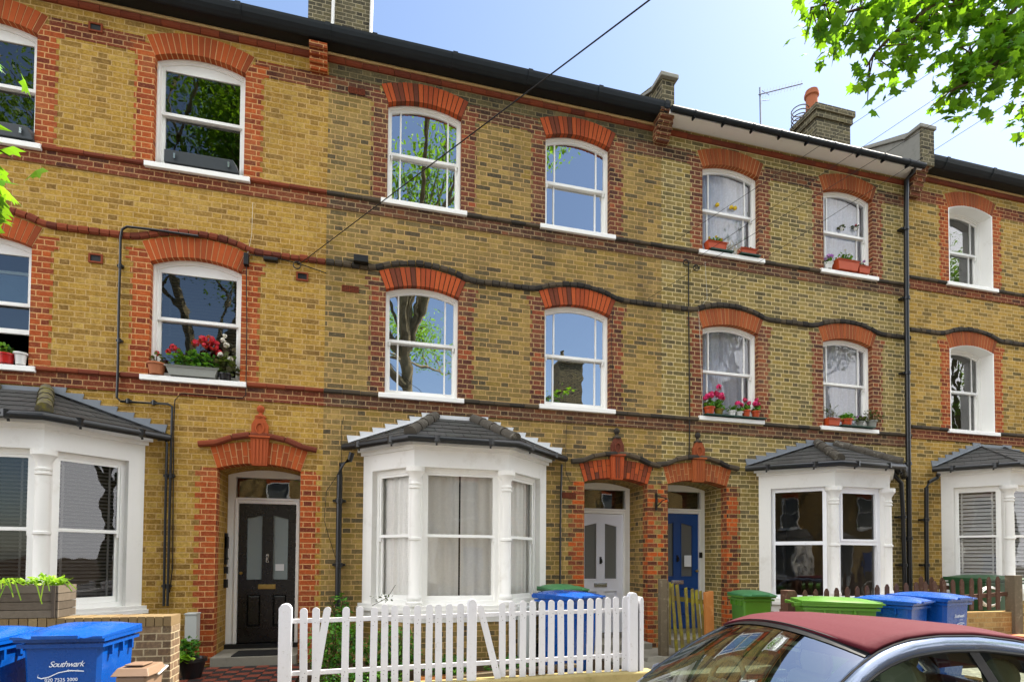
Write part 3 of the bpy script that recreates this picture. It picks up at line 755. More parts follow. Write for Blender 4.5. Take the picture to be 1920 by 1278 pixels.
        fr.build('window_frame', framep, body)
        gl.add([(s0+.03, .14, z0+.03), (s1-.03, .14, z0+.03), (s1-.03, .14, zm), (s0+.03, .14, zm)], [(0, 1, 2, 3)])
        gl.add([(s0+.03, .112, zm), (s1-.03, .112, zm), (s1-.03, .112, z1-.03), (s0+.03, .112, z1-.03)], [(0, 1, 2, 3)])
        gl.build('pane', gmat, body)
        if inner == 'curtain':
            if i == 1:
                curtain(body, s0+.0, (s0+s1)/2-.012, z0-.02, z1, .205, curtmat, .032, .13, T=T, seed=i); curtain(body, (s0+s1)/2+.012, s1, z0-.02, z1, .205, curtmat, .032, .13, T=T, seed=i+5)
            else: curtain(body, s0, s1, z0-.02, z1, .2, curtmat, .026, .11, T=T, seed=i)
        if inner == 'blind': blind(body, s0+.03, s1-.03, z0+.03, z1-.04, .2, 'blind', T=T)
        if inner == 'shutter': blind(body, s0+.03, s1-.03, z0+.03, z1-.04, .2, 'blindw', .07, T=T, tilt=.9)
    # roof
    zr = zt+.155; ze = off(.16)
    topz = 3.93+dz; inset = .62
    tl = Vector((xf0+.36, D, topz)); tr_ = Vector((xf1-.36, D, topz))
    E = [Vector((p.x, p.y, zr)) for p in ze]
    rb = MB()
    def slates(bl, br, tr, tl_, rows=5, wsl=.24):
        nrm = (br-bl).cross(tl_-bl).normalized()
        if nrm.z < 0: nrm = -nrm
        ul = (br-bl).normalized()
        def P(v, s_):       # v 0..1 up, s_ metres along
            a = bl+(tl_-bl)*v; c = br+(tr-br)*v
            sa = (a-bl).dot(ul); sc = (c-bl).dot(ul); s2 = max(sa, min(sc, s_))
            q = (s2-sa)/max(1e-6, sc-sa); return a+(c-a)*q, (s_ <= sa, s_ >= sc)
        L = (br-bl).length
        for r_ in range(rows):
            v0 = r_/rows; v1 = min(1, (r_+1.0)/rows)
            k = -wsl+(wsl/2 if r_ % 2 else 0)
            while k < L+wsl:
                a, fa = P(v0, k+.004); b_, fb = P(v0, k+wsl-.004); c, fc = P(v1, k+wsl-.004); d_, fd_ = P(v1, k+.004)
                if (b_-a).length+(c-d_).length > .03:
                    lo = nrm*(.013+random.random()*.003); hi = nrm*.005
                    rb.hexa([a, b_, c, d_, a+lo, b_+lo, c+hi, d_+hi])
                k += wsl
    slates(E[0], E[1], tl, tl-Vector((.0, 0, 0))) if False else None
    slates(E[1], E[2], tr_, tl)
    # side faces are triangles with the wall line as one edge
    slates(E[0], E[1], tl, tl-Vector((.001, 0, 0)))
    slates(E[2], E[3], tr_+Vector((.001, 0, 0)), tr_)
    base = [E[0], E[1], E[2], E[3], tr_, tl]
    rb.add(base, [(0, 1, 5), (1, 2, 4, 5), (2, 3, 4)])
    rb.build('bay_roof', roof, body)
    if hip:
        for a, c in ((E[1], tl), (E[2], tr_)):
            hb = MB(); n = 4
            for k in range(n):
                p = a+(c-a)*(k/n)+Vector((0, 0, .03)); q = a+(c-a)*((k+1)/n)+Vector((0, 0, .03))
                hb.tube([p, q], [.085, .073], 10)
            hb.build('hip_tile', hip, body, smooth=True)
    else:
        for a, c in ((E[1], tl), (E[2], tr_)): hb = MB(); hb.tube([a+Vector((0, 0, .02)), c+Vector((0, 0, .02))], .012, 6); hb.build('hip_flashing', 'slate', body)
    fb = MB()
    for a, c, sg in ((E[0], tl, -1), (E[3], tr_, 1)):
        for k in range(steps):
            p = a+(c-a)*(k/steps); q = a+(c-a)*((k+1)/steps)
            fb.prism([(p.x, p.z+.0), (q.x, q.z+.0), (q.x, q.z+.07), (p.x+sg*.03, q.z+.07)][::(1 if sg < 0 else -1)], D-.012-k*.0006, D-.002)
            p2 = p+Vector((0, -.07, -.0)); q2 = q+Vector((0, -.07, 0))
            fb.hexa([Vector(p)+Vector((0, -.004, .022)), Vector(q)+Vector((0, -.004, .022)), q2+Vector((0, 0, .022)), p2+Vector((0, 0, .022)),
                     Vector(p)+Vector((0, -.004, .034)), Vector(q)+Vector((0, -.004, .034)), q2+Vector((0, 0, .03)), p2+Vector((0, 0, .03))])
    fb.box(tl.x-.05, tr_.x+.05, D-.02, D-.002, topz-.01, topz+.05)
    fb.build('flashing', flash, body)
    gpath = [(p.x, p.y, zr-.045) for p in off(.185)]
    gpath[0] = (gpath[0][0]-.03, D-.05, gpath[0][2]); gpath[3] = (gpath[3][0]+.03, D-.05, gpath[3][2])
    gm = MB(); gm.tube(gpath, .05, 10)
    for i in range(3):
        p, q = Vector(gpath[i]), Vector(gpath[i+1])
        for k in (.25, .75):
            c = p+(q-p)*k; gm.tube([c+Vector((0, 0, .052)), c+Vector((0, .04, -.075))], .014, 6); gm.lathe((c.x, c.y, c.z-.056), [(.012, 0), (.056, .02), (.056, .1)], 8)
    gm.build('bay_gutter', 'blackp', body, smooth=True)
    return body, gpath

def door(parent, o, paint, gmat, dz, kn='r', frost='frost', mat_frame='white'):
    x0, x1 = o[0], o[1]; zs, rise = o[3], o[4]
    y = D+.66; zf = .60+dz; zt = 2.645+dz
    f = MB(); jl, jr = x0+.15, x1-.125
    f.box(x0+.001, jl-.045, y-.02, y+.1, zf, zs-.0); f.box(jr+.045, x1-.001, y-.02, y+.1, zf, zs)
    f.box(jl-.045, jl, y-.045, y+.09, zf, zt+.05); f.box(jr, jr+.045, y-.045, y+.09, zf, zt+.05)
    f.box(jl-.045, jr+.045, y-.05, y+.09, zt+.0505, zt+.085)
    f.box(jl, jr, y-.03, y+.09, zt+.002, zt+.05)
    zg0, zg1 = zt+.085, zs-.03
    f.prism(outline(x0+.001, x1-.001, zg1, zs, rise), y-.015, y+.1)
    fr = f.build('door_frame', mat_frame, parent, bevel=.004)
    q = MB(); q.add([(x0+.1, y+.03, zg0-.01), (x1-.08, y+.03, zg0-.01), (x1-.08, y+.03, zg1+.01), (x0+.1, y+.03, zg1+.01)], [(0, 1, 2, 3)]); q.build('fanlight', 'glass1', fr)
    th = MB(); th.box(x0+.002, x1-.002, y-.09, y+.1, zf-.07, zf-.001); th.build('threshold', 'blackp' if paint == 'black_door' else 'concrete', fr)
    d = MB(); w_ = jr-jl; z0 = zf+.01; z1 = zt; sw = w_*.125; mid = (jl+jr)/2; mw_ = w_*.075
    lock = z0+(z1-z0)*.40
    yo, yi = y, y+.045
    d.box(jl+.003, jl+sw, yo, yi, z0, z1-.003); d.box(jr-sw, jr-.003, yo, yi, z0, z1-.003)
    d.box(jl+sw, jr-sw, yo+.001, yi, z0, z0+.2); d.box(jl+sw, jr-sw, yo+.001, yi, lock-.09, lock+.09); d.box(jl+sw, jr-sw, yo+.001, yi, z1-.15, z1-.003)
    d.box(mid-mw_, mid+mw_, yo+.0005, yi, z0+.2, lock-.09); d.box(mid-mw_, mid+mw_, yo+.0005, yi, lock+.09, z1-.15)
    for a, b in ((jl+sw, mid-mw_), (mid+mw_, jr-sw)):
        d.box(a, b, yo+.022, yi-.005, z0+.2, lock-.09)
        d.hexa([(a+.03, yo+.022, z0+.235), (b-.03, yo+.022, z0+.235), (b-.05, yo+.006, z0+.26), (a+.05, yo+.006, z0+.26),
                (a+.03, yo+.022, lock-.125), (b-.03, yo+.022, lock-.125), (b-.05, yo+.006, lock-.15), (a+.05, yo+.006, lock-.15)])
        # bolection moulding
        d.ring([(a, z0+.2), (b, z0+.2), (b, lock-.09), (a, lock-.09)], [(a+.018, z0+.218), (b-.018, z0+.218), (b-.018, lock-.108), (a+.018, lock-.108)], yo-.008, yo+.02)
        s_ = .05 if a < mid-.1 else 0; e = .05 if a > mid-.1 else 0
        d.ring([(a, lock+.09), (b, lock+.09), (b, z1-.15), (a, z1-.15)], [(a+.016, lock+.106), (b-.016, lock+.106), (b-.016, z1-.166-e), (a+.016, z1-.166-s_)], yo-.006, yo+.02)
    df = d.build('front_door', paint, parent)
    p = MB()
    for a, b in ((jl+sw, mid-mw_), (mid+mw_, jr-sw)):
        p.box(a-.005, b+.005, yo+.024, yo+.03, lock+.09, z1-.15)
    p.build('door_pane', frost, df)
    lb = MB(); lb.box(mid-.12, mid+.12, yo-.01, yo+.0, lock-.035, lock+.035); lb.box(mid-.1, mid+.1, yo-.016, yo-.0101, lock-.02, lock+.02); lb.build('letterbox', 'brass' if paint == 'black_door' else 'steel', df, bevel=.003)
    hb = MB(); kz = lock+.42
    hb.box(mid-.018, mid+.018, yo-.008, yo, kz-.06, kz+.06); hb.tube([(mid, yo-.01, kz+.04), (mid, yo-.045, kz+.02), (mid+.012, yo-.045, kz-.03), (mid, yo-.02, kz-.045)], .009, 8)
    hb.build('knocker', 'blackp' if paint != 'black_door' else 'steel', df)
    kb = MB(); kx = jr-sw*.5 if kn == 'r' else jl+sw*.5
    kb.tube([(kx, yo, lock+.2), (kx, yo-.03, lock+.2)], .012, 8); kb.lathe((kx, yo-.05, lock+.175), [(.004, 0), (.022, .01), (.026, .025), (.022, .04), (.004, .05)], 10)
    kb.build('door_knob', 'brass', df, smooth=True)
    return fr, df
def door_head(parent, o, vou, hoodmat, joint, dz=0):
    x0, x1, zb, zs, rise = o
    arch(parent, x0, x1, zs, rise, .29, [vou, joint], .2, split=True, name='door_arch')
    xm = (x0+x1)/2
    course(parent, [(x, z+.0) for x, z in hump(x0-.22, x1+.2, zs+.265, [(x0-.02, x1+.02, .165)], 60)], .075, D-.075, D+.02, .21, hoodmat, 'hood_mould', jit=.002, gap=.004)
    k = MB(); zk = zs+rise-.035
    k.prism([(xm-.095, zk), (xm+.095, zk), (xm+.118, zk+.38), (xm-.118, zk+.38)], D-.05, D+.05)
    for i in range(4):
        x = xm-.078+i*.045; k.prism([(x, zk+.02), (x+.02, zk+.02), (x+.024, zk+.36), (x-.004, zk+.36)], D-.058, D-.049)
    k.prism([(xm-.135, zk+.38), (xm+.135, zk+.38), (xm+.135, zk+.405), (xm-.135, zk+.405)], D-.075, D+.04)
    k.prism([(xm-.105, zk+.405), (xm+.105, zk+.405), (xm+.105, zk+.55), (xm+.05, zk+.66), (xm-.05, zk+.66), (xm-.105, zk+.55)], D-.06, D+.04)
    n = 12; k.ring([(xm+.06*math.cos(6.283*i/n), zk+.51+.085*math.sin(6.283*i/n)) for i in range(n)], [(xm+.042*math.cos(6.283*i/n), zk+.51+.062*math.sin(6.283*i/n)) for i in range(n)], D-.075, D-.059)
    kb = k.build('keystone', vou if vou != 'vou1' else 'terra', parent)
    f = MB(); f.lathe((xm, D-.005, zk+.655), [(.07, 0), (.075, .02), (.03, .05), (.022, .075), (.045, .1), (.052, .13), (.042, .16), (.012, .18)], 12)
    f.build('finial', 'terra' if vou == 'vou1' else 'dark_course', kb, smooth=True)

def gutters(parent, x0, x1, z, kind, dz=0):
    if kind == 'deep':
        gm = MB()
        gm.hexa([(x0, 8.12, z), (x1, 8.12, z), (x1, 8.31, z), (x0, 8.31, z), (x0, 8.12, z+.14), (x1, 8.12, z+.14), (x1, 8.31, z+.14), (x0, 8.31, z+.14)])
        gm.build('soffit', 'soffd', parent)
        gm = MB(); n = 8
        P_ = [(8.115, .0), (8.09, .005), (8.05, .03), (8.015, .07), (8.0, .12), (7.995, .155), (8.01, .155), (8.115, .15)]
        vs = [(x, y, z+q) for x in (x0, x1) for y, q in P_]
        gm.add(vs, [(i, (i+1) % n, n+(i+1) % n, n+i) for i in range(n)]+[tuple(range(n)), tuple(range(2*n-1, n-1, -1))])
        x = x0+.6
        while x < x1:
            vs = [(xx, y-(.01 if y < 8.11 else 0), z+q+(.006 if q > .13 else -.005)) for xx in (x, x+.07) for y, q in P_]
            gm.add(vs, [(i, (i+1) % n, n+(i+1) % n, n+i) for i in range(n)]+[tuple(range(n)), tuple(range(2*n-1, n-1, -1))]); x += 1.15
        return gm.build('gutter', 'gutter', parent)
    gm = MB(); gm.box(x0, x1, 8.04, 8.31, z, z+.03); gm.box(x0, x1, 8.015, 8.039, z-.012, z+.06)
    gm.build('soffit', 'white', parent)
    gm = MB(); gm.tube([(x0, 7.96, z+.02), (x1, 7.96, z+.02)], .05, 10); x = x0+.4
    while x < x1:
        gm.tube([(x, 7.96, z+.02), (x+.03, 7.96, z+.02)], .056, 10); gm.box(x, x+.025, 7.95, 8.03, z-.05, z+.0); x += .55
    return gm.build('gutter', 'gutter', parent, smooth=True)

def house(x0, x1, label, wins, doors, bays, wall, red, dcol, vou, joint, style, dz=0, gut='deep', bandtop='dark_course', gmat='glass2', inner=None, paint='white', deep=False, roommat='roomd', fd=.10, band='bandr2'):
    root = thing('terrace_house', (x0, D, .25), label, 'house', 'brick terraced houses along the street')
    zt = 9.12+dz
    opens = [w_['o'] for w_ in wins]+[d_['o'] for d_ in doors]+[(b_[0]+.15, b_[1]-.15, .9+dz, 3.15+dz, .0) for b_ in bays]
    mb = MB(); wall_sheet(mb, x0, x1, .1, zt, D, opens)
    for w_ in wins: reveal(mb, w_['o'], D, D+fd+.12)
    for d_ in doors:
        reveal(mb, d_['o'], D, D+.78, sill=False)
    # shell: sides, back, top
    yb = D+8.5
    for x in (x0+.002, x1-.002): mb.add([(x, D, .1), (x, yb, .1), (x, yb, zt), (x, D, zt)], [(0, 1, 2, 3)])
    mb.add([(x0, yb, .1), (x1, yb, .1), (x1, yb, zt), (x0, yb, zt)], [(0, 1, 2, 3)])
    mb.build('wall', wall, root)
    ib = MB(); Y0, Y1 = D+.012, D+3.2
    for z in (.5+dz, 3.45+dz, 6.4+dz, 9.1+dz): ib.box(x0+.01, x1-.01, Y0, Y1, z-.05, z)
    ib.box(x0+.01, x1-.01, Y1, Y1+.05, .5, 9.1+dz); ib.box(x0+.01, x0+.05, Y0, Y1, .5, 9.1+dz); ib.box(x1-.05, x1-.01, Y0, Y1, .5, 9.1+dz)
    for d_ in doors:   # hall beside each door
        o = d_['o']
        for x in (o[0]-.2, o[1]+.16): ib.box(x, x+.04, Y0, Y1, .5, 3.4+dz)
    ib.build('interior', roommat, root)
    for i, w_ in enumerate(wins):
        o = w_['o']
        wo = sash_window(root, o, style, paint, w_.get('g', gmat), w_.get('inner', inner), fd=fd, raise_=w_.get('raise', 0), deep=deep, iseed=i+x0, fw_=.055 if style == 'plain' else .04)
        arch(root, o[0], o[1], o[3], o[4], .27, [vou, joint], fd)
        quoins(root, o[0], o[2]-.02, o[3], -1, red); quoins(root, o[1], o[2]-.02, o[3], 1, red)
        quoins(root, o[0]-.004, o[3], o[3]+.15, -1, red, depth=.003, w0=.29, w1=.25); quoins(root, o[1]+.004, o[3], o[3]+.15, 1, red, depth=.003, w0=.29, w1=.25)
    lo = [w_['o'] for w_ in wins if w_['o'][2] < 5.5]; hi = [w_['o'] for w_ in wins if w_['o'][2] > 5.5]
    # string course over first floor arches
    course(root, hump(x0, x1, 6.02+dz, [(o[0]-.1, o[1]+.1, .15) for o in lo]), .088, D-.038, D+.01, .118, dcol, 'string_course', jit=.008, gap=.011)
    for z in (4.255+dz, 7.105+dz):
        segs = []; cur = x0
        for o in sorted([o for o in (lo if z < 5.5 else hi)]): segs.append((cur, o[0]-.087)); cur = o[1]+.087
        segs.append((cur, x1))
        for a, b in segs:
            if b-a > .08: course(root, [(a, z-.07), (b, z-.07)], .066, D-.035, D+.01, .235, bandtop, 'sill_course', jit=.002)
        bb = MB(); bb.box(x0, x1, D-.006, D+.005, z-.075-.15, z-.075-.0); bb.box(x0, x1, D-.016, D+.005, z-.075-.15-.03, z-.075-.151)
        bb.build('sill_band', band, root)
    # red band level with the top arches and cornice course
    segs = []; cur = x0
    for o in sorted(hi): segs.append((cur, o[0]-.12)); cur = o[1]+.12
    segs.append((cur, x1))
    for a, b in segs:
        if b-a > .05: bb = MB(); bb.box(a, b, D-.0035, D+.005, 8.565+dz, 8.565+BH*3+dz); bb.build('lintel_band', band, root)
    course(root, [(x0, 8.975+dz), (x1, 8.975+dz)], .085, D-.045, D+.01, .235, 'red_course', 'cornice', jit=.002)
    if gut == 'deep':
        q = MB(); q.hexa([(x0, D-.05, 9.064+dz), (x1, D-.05, 9.064+dz), (x1, D+.01, 9.064+dz), (x0, D+.01, 9.064+dz), (x0, D-.02, 9.118+dz), (x1, D-.02, 9.118+dz), (x1, D+.01, 9.118+dz), (x0, D+.01, 9.118+dz)])
        q.build('mortar_fillet', 'fillet', root)
    gutters(root, x0, x1, 9.12+dz, gut)
    for d_ in doors:
        o = d_['o']
        fr, df = door(root, o, d_['paint'], 'glass1', d_.get('dz', 0), d_.get('kn', 'r'), d_.get('frost', 'frost'))
        door_head(root, o, d_.get('vou', vou), d_.get('hood', dcol), joint)
        rd = d_.get('red', red)
        ql, qr = d_.get('ql', (.26, .2)), d_.get('qr', (.26, .2)); quoins(root, o[0], .42, o[3], -1, rd, depth=.16, w0=ql[0], w1=ql[1]); quoins(root, o[1], .42, o[3], 1, rd, depth=.16, w0=qr[0], w1=qr[1])
        st = MB(); st.box(o[0]+.002, o[1]-.002, D-.16, D+.6, .38, .535+d_.get('dz', 0)); st.box(o[0]+.0025, o[1]-.0025, D+.6, D+.8, .38, .54+d_.get('dz', 0)); st.build('doorstep', 'concrete', root, bevel=.008)
    # roof
    r_ = MB(); ridge = (D+4.2, 9.3+dz+2.35)
    zo = 9.155+dz if gut != 'deep' else 9.262+dz; yo = 8.0 if gut != 'deep' else 8.05
    r_.hexa([(x0, yo, zo), (x1, yo, zo), (x1, ridge[0], ridge[1]-.12), (x0, ridge[0], ridge[1]-.12), (x0, yo, zo+.03), (x1, yo, zo+.03), (x1, ridge[0], ridge[1]), (x0, ridge[0], ridge[1])])
    r_.hexa([(x0, ridge[0], ridge[1]-.12), (x1, ridge[0], ridge[1]-.12), (x1, D+8.8, 9.27+dz), (x0, D+8.8, 9.27+dz), (x0, ridge[0], ridge[1]), (x1, ridge[0], ridge[1]), (x1, D+8.8, 9.33+dz), (x0, D+8.8, 9.33+dz)])
    rf = r_.build('roof', 'rooft', root)
    bodies = [bay(root, *b_[:4], 7.53, dz, wall, *b_[4]) for b_ in bays]
    return root, rf, bodies
def win(X0, X1, zb, zs, rise=.105, **k): return dict(o=(X0, X1, zb, zs, rise), **k)
def airbrick(parent, px, py, kind='terra', w_=.23, h=.08):
    p = at(px, py, D); b = MB()
    if kind == 'dark':
        b.ring([(p.x-w_/2, p.z-h/2), (p.x+w_/2, p.z-h/2), (p.x+w_/2, p.z+h/2), (p.x-w_/2, p.z+h/2)], [(p.x-w_/2+.02, p.z-h/2+.02), (p.x+w_/2-.02, p.z-h/2+.02), (p.x+w_/2-.02, p.z+h/2-.02), (p.x-w_/2+.02, p.z+h/2-.02)], D-.02, D+.0)
        b.box(p.x-w_/2+.015, p.x+w_/2-.015, D-.008, D-.004, p.z-h/2+.015, p.z+h/2-.015, 1)
        return b.build('air_vent', ['red_course', 'seal'], parent)
    b.box(p.x-w_/2, p.x+w_/2, D-.008, D, p.z-h/2, p.z+h/2, 1); n = 9
    for i in range(n+1):
        x = p.x-w_/2+w_*i/n; b.box(x-.004, x+.004, D-.015, D-.0085, p.z-h/2, p.z+h/2)
    for j in range(5):
        z = p.z-h/2+h*j/4; b.box(p.x-w_/2, p.x+w_/2, D-.0145, D-.009, z-.004, z+.004)
    return b.build('air_brick', ['red_course', 'jointd'], parent)

# --- house 1 : yellow brick, black door
ZB1, ZS1 = 4.25, 5.775; ZB2, ZS2 = 7.095, 8.56
h1, rf1, _ = house(-5.88, -.645, 'yellow brick terraced house with black front door and two wide plain sash windows per floor',
    [win(-2.86, -1.738, 7.09, 8.56, .115), win(-5.31, -4.19, 7.085, 8.53, .115), win(-2.85, -1.735, 4.245, 5.77, .115, inner='blindhalf'), win(-5.3, -4.18, 4.235, 5.768, .115, **{'raise': .42})],
    [dict(o=(-2.0, -.93, .42, 3.06, .085), paint='black_door', red='red1', vou='vou1', hood='red_course', kn='n')],
    [(-5.6, -2.861, -4.87, -3.62, ('whitem', 'glassb', 'blind', 'slate', 'moss', 'lead'))],
    'yellow', 'red1', 'red_course', 'vou1', 'joint', 'plain', bandtop='red_course', gmat='glass1', band='bandr1')
# --- house 2 : dark brick, lilac door, white picket fence
h2, rf2, _ = house(-.645, 4.65, 'brown brick terraced house with pale lilac door, sky reflecting sash windows and curtained bay',
    [win(.19, 1.29, ZB2+.01, ZS2), win(2.62, 3.724, ZB2+.01, ZS2-.01), win(.191, 1.27, 4.25, 5.78), win(2.62, 3.726, 4.265, 5.795)],
    [dict(o=(3.29, 4.397, .42, 3.09, .085), paint='lilac_door', red='redD', frost='frostg', kn='n', qr=(.175, .12))],
    [(-.085, 2.662, .572, 1.865, ('whitem', 'glassb', 'curtain', 'slate', 'moss2', 'leadw'))],
    'brown2', 'red2', 'dark_course', 'vou2', 'jointd', 'margin')
# --- house 3 : olive brick, blue door, flower pots
h3, rf3, _ = house(4.65, 9.834, 'olive brown brick terraced house with blue door, lace curtains and flower pots on its sills',
    [win(5.42, 6.54, ZB2+.01, ZS2, g='glass3'), win(7.892, 8.996, ZB2+.02, ZS2+.005), win(5.414, 6.512, 4.278, 5.785), win(7.858, 8.957, 4.27, 5.8)],
    [dict(o=(4.757, 5.872, .44, 3.11, .085), paint='blue_door', red='redD', frost='frostg', dz=.04, ql=(.175, .12))],
    [(6.506, 9.3, 7.348, 8.46, ('whitem', 'glassb', None, 'slate', 'moss2', 'lead', None, 'upvc', 'upvc'))],
    'brown3', 'red3', 'dark_course', 'vou3', 'joint', 'margin', gut='light', gmat='glass3', inner='net', roommat='room')
# --- house 4 : yellow, raised
h4, rf4, _ = house(9.834, 15.1, 'yellow brick terraced house at the right edge with white lined window reveals',
    [win(10.82, 11.94, 7.264, 8.731), win(13.2, 14.32, 7.264, 8.731), win(10.8, 11.92, 4.4, 5.97), win(13.2, 14.3, 4.4, 5.97)],
    [dict(o=(13.75, 14.82, .6, 3.26, .085), paint='lilac_door', red='redD', dz=.17)],
    [(10.538, 13.35, 11.17, 12.46, ('whitem', 'glassb', 'shutter', 'slate', None, 'lead', None))],
    'yellow4', 'red1', 'dark_course', 'vou3', 'joint', 'margin', dz=.17, gmat='glass1', band='bandr1', deep=True, roommat='room', fd=.24)

b = MB(); b.box(-.64, 4.645, D-.0025, D+.005, 8.79, 8.974); b.build('sooty_frieze', 'sootb', h2)
for p_ in ((180, 53), (180, 485), (567, 519)): airbrick(h1, *p_, 'dark', .16, .12)
for p_ in ((669, 172), (657, 542), (1066, 928)): airbrick(h2, *p_)

# party wall corbels, parapets and chimneys (parts of the houses)
def corbel(parent, x, z0, z1, w_, mat, out=.14):
    b = MB(); n = int((z1-z0)/BH)
    for i in range(n):
        o = out*(.35+.65*i/max(1, n-1)); b.box(x-w_/2, x+w_/2, D-o, D+.01, z0+i*BH, z0+(i+1)*BH-.002)
    return b.build('corbel', mat, parent)
corbel(h1, -.78, 8.78, 9.13, .24, 'red1', .2)
corbel(h2, 4.62, 8.78, 9.24, .26, 'red2', .28)
corbel(h3, 9.9, 8.75, 9.3, .26, 'red3', .28)
def parapet(parent, x, z0, zt, wallm, ztop_back, w_=.3):
    b = MB()
    b.hexa([(x-w_/2, 8.02, z0), (x+w_/2, 8.02, z0), (x+w_/2, 12.5, z0), (x-w_/2, 12.5, z0), (x-w_/2, 8.02, zt), (x+w_/2, 8.02, zt), (x+w_/2, 12.5, ztop_back), (x-w_/2, 12.5, ztop_back)])
    o = b.build('parapet', wallm, parent)
    c = MB(); c.box(x-w_/2-.05, x+w_/2+.05, 7.96, 8.32, zt, zt+.07)
    c.hexa([(x-w_/2-.04, 8.32, zt+.02), (x+w_/2+.04, 8.32, zt+.02), (x+w_/2+.04, 12.5, ztop_back), (x-w_/2-.04, 12.5, ztop_back), (x-w_/2-.04, 8.32, zt+.07), (x+w_/2+.04, 8.32, zt+.07), (x+w_/2+.04, 12.5, ztop_back+.06), (x-w_/2-.04, 12.5, ztop_back+.06)])
    c.build('coping', 'capstone', o, bevel=.01)
parapet(h2, 4.62, 9.2, 9.66, 'chim', 11.7, .22)
parapet(h3, 9.95, 9.2, 9.88, 'capstone', 11.9, .28)
b = MB(); b.box(9.8, 10.1, 7.985, 8.018, 9.2, 9.875); b.build('parapet_end', 'chim', h3)
def chimney(parent, x, y, z0, z1, w_, d, pots, aerial=False):
    b = MB(); b.box(x-w_/2, x+w_/2, y-d/2, y+d/2, z0, z1-.3)
    b.box(x-w_/2-.035, x+w_/2+.035, y-d/2-.035, y+d/2+.035, z1-.3, z1-.16); b.box(x-w_/2-.07, x+w_/2+.07, y-d/2-.07, y+d/2+.07, z1-.16, z1-.04)
    b.box(x-w_/2+.02, x+w_/2-.02, y-d/2+.02, y+d/2-.02, z1-.04, z1)
    o = b.build('chimney', 'chim', parent)
    for px, py in pots:
        q = MB(); q.lathe((x+px, y+py, z1-.02), [(.15, 0), (.15, .08), (.12, .1), (.115, .42), (.145, .44), (.145, .5), (.12, .52), (.125, .56)], 16)
        q.build('chimney_pot', 'cot', o, smooth=True)
    return o
chimney(h1, ax(640, 20, 11.0), 11.0, 9.5, 13.6, 1.1, .9, [(-.3, 0), (.3, 0)])
c1 = MB()
for px in (622, 694):
    p = at(px, 40, 10.5); c1.tube([(p.x, 10.5, 10.8), (p.x+.03, 10.5, 12.4), (p.x-.06, 10.52, 13.3)], .03, 8)
c1.build('cable_strap', 'whitepot', h1)
chimney(h3, 9.36, 9.85, 9.6, 11.4, .86, .62, [(-.26, 0)])
cw = MB()      # cowl bands around the second pot
p = at(1497, 222, 10.0)
for k in range(4): cw.tube([(p.x+.17*math.cos(a*.393), 9.95+.17*math.sin(a*.393), p.z-.14+k*.09) for a in range(17)], .012, 5)
cw.build('chimney_cowl', 'alu', h3)

# downpipes
def pipe(parent, px, Y, r=.035, mat='blackp', name='downpipe', clips=(), n=10):
    P_ = [at(a, b, Y if len(q) == 0 else q[0]) for a, b, *q in px]
    b = MB(); b.tube(P_, r, n)
    for a in clips:
        c = at(*a, Y); b.lathe((c.x, c.y, c.z-.02), [(r*1.05, 0), (r*1.35, .003), (r*1.35, .06), (r*1.05, .063)], n); b.box(c.x-r*2.2, c.x+r*2.2, c.y, D, c.z-.0, c.z+.03)
    return b.build(name, mat, parent, smooth=True)
pipe(h3, [(1716, 308, 8.0), (1712, 322, 8.08), (1700, 338, 8.2), (1699, 400), (1700, 600), (1703, 850), (1706, 1115)], 8.2, .042, clips=[(1698, 430), (1700, 560), (1701, 700), (1703, 870), (1705, 1010)])
pipe(h3, [(1668, 872, 8.1), (1676, 890, 8.15), (1690, 905), (1693, 960), (1697, 1120)], 8.18, .036, clips=[(1694, 970), (1696, 1060)])
pipe(h2, [(660, 848, 8.1), (656, 862, 8.12), (640, 870, 8.18), (637, 890), (635, 1000), (633, 1140)], 8.2, .04, clips=[(636, 940), (635, 1060)])
pipe(h4, [(1760, 888, 8.1), (1757, 895, 8.14), (1742, 903, 8.2), (1737, 915), (1737, 1000), (1738, 1100)], 8.2, .036, clips=[(1737, 975), (1738, 1060)])
pipe(h1, [(372, 443), (283, 430), (238, 425), (229, 430), (226, 446), (225, 500), (223, 560), (221, 692), (219, 745), (226, 752), (315, 757), (323, 762), (322, 800), (318, 960), (314, 1135)], 8.255, .016, n=8, name='waste_pipe', clips=[(225, 500), (223, 640), (240, 753), (288, 756), (321, 893), (315, 1100)])
pipe(h1, [(296, 824, 8.2), (310, 824), (313, 832), (310, 960), (307, 1135)], 8.25, .016, n=8, name='waste_pipe', clips=[(312, 893), (308, 1100)])
pipe(h2, [(1053, 870), (1051, 960), (1050, 1105)], 8.26, .016, n=8, name='waste_pipe')
# thin wires on the walls, parts of each house
def wire(parent, pts, Y=8.275, r=.005, mat='cable', name='wall_cable'):
    b = MB(); b.tube([at(a, c, Y) for a, c in pts], r, 5); return b.build(name, mat, parent)
wire(h1, [(612, 512), (560, 494), (520, 484), (470, 478), (463, 480), (462, 500), (463, 610), (461, 740), (455, 746), (340, 737), (328, 750), (326, 800), (325, 900), (324, 1060), (318, 1110)], r=.007)
wire(h1, [(474, 380), (472, 440), (466, 470), (462, 480)], mat='cablew', r=.003)
wire(h1, [(650, 487), (700, 496), (720, 500)], r=.005)
wire(h2, [(645, 780), (640, 800), (640, 880), (612, 920), (608, 975), (618, 1010), (634, 1060)], r=.004)
wire(h2, [(1148, 600), (1150, 575), (1146, 640), (1149, 690), (1147, 765)], r=.004)
wire(h2, [(1290, 800), (1180, 790), (1066, 785), (1062, 800), (1060, 880), (1068, 902), (1085, 905)], r=.004)
wire(h3, [(1291, 490), (1291, 560), (1293, 780), (1292, 860)], r=.011)
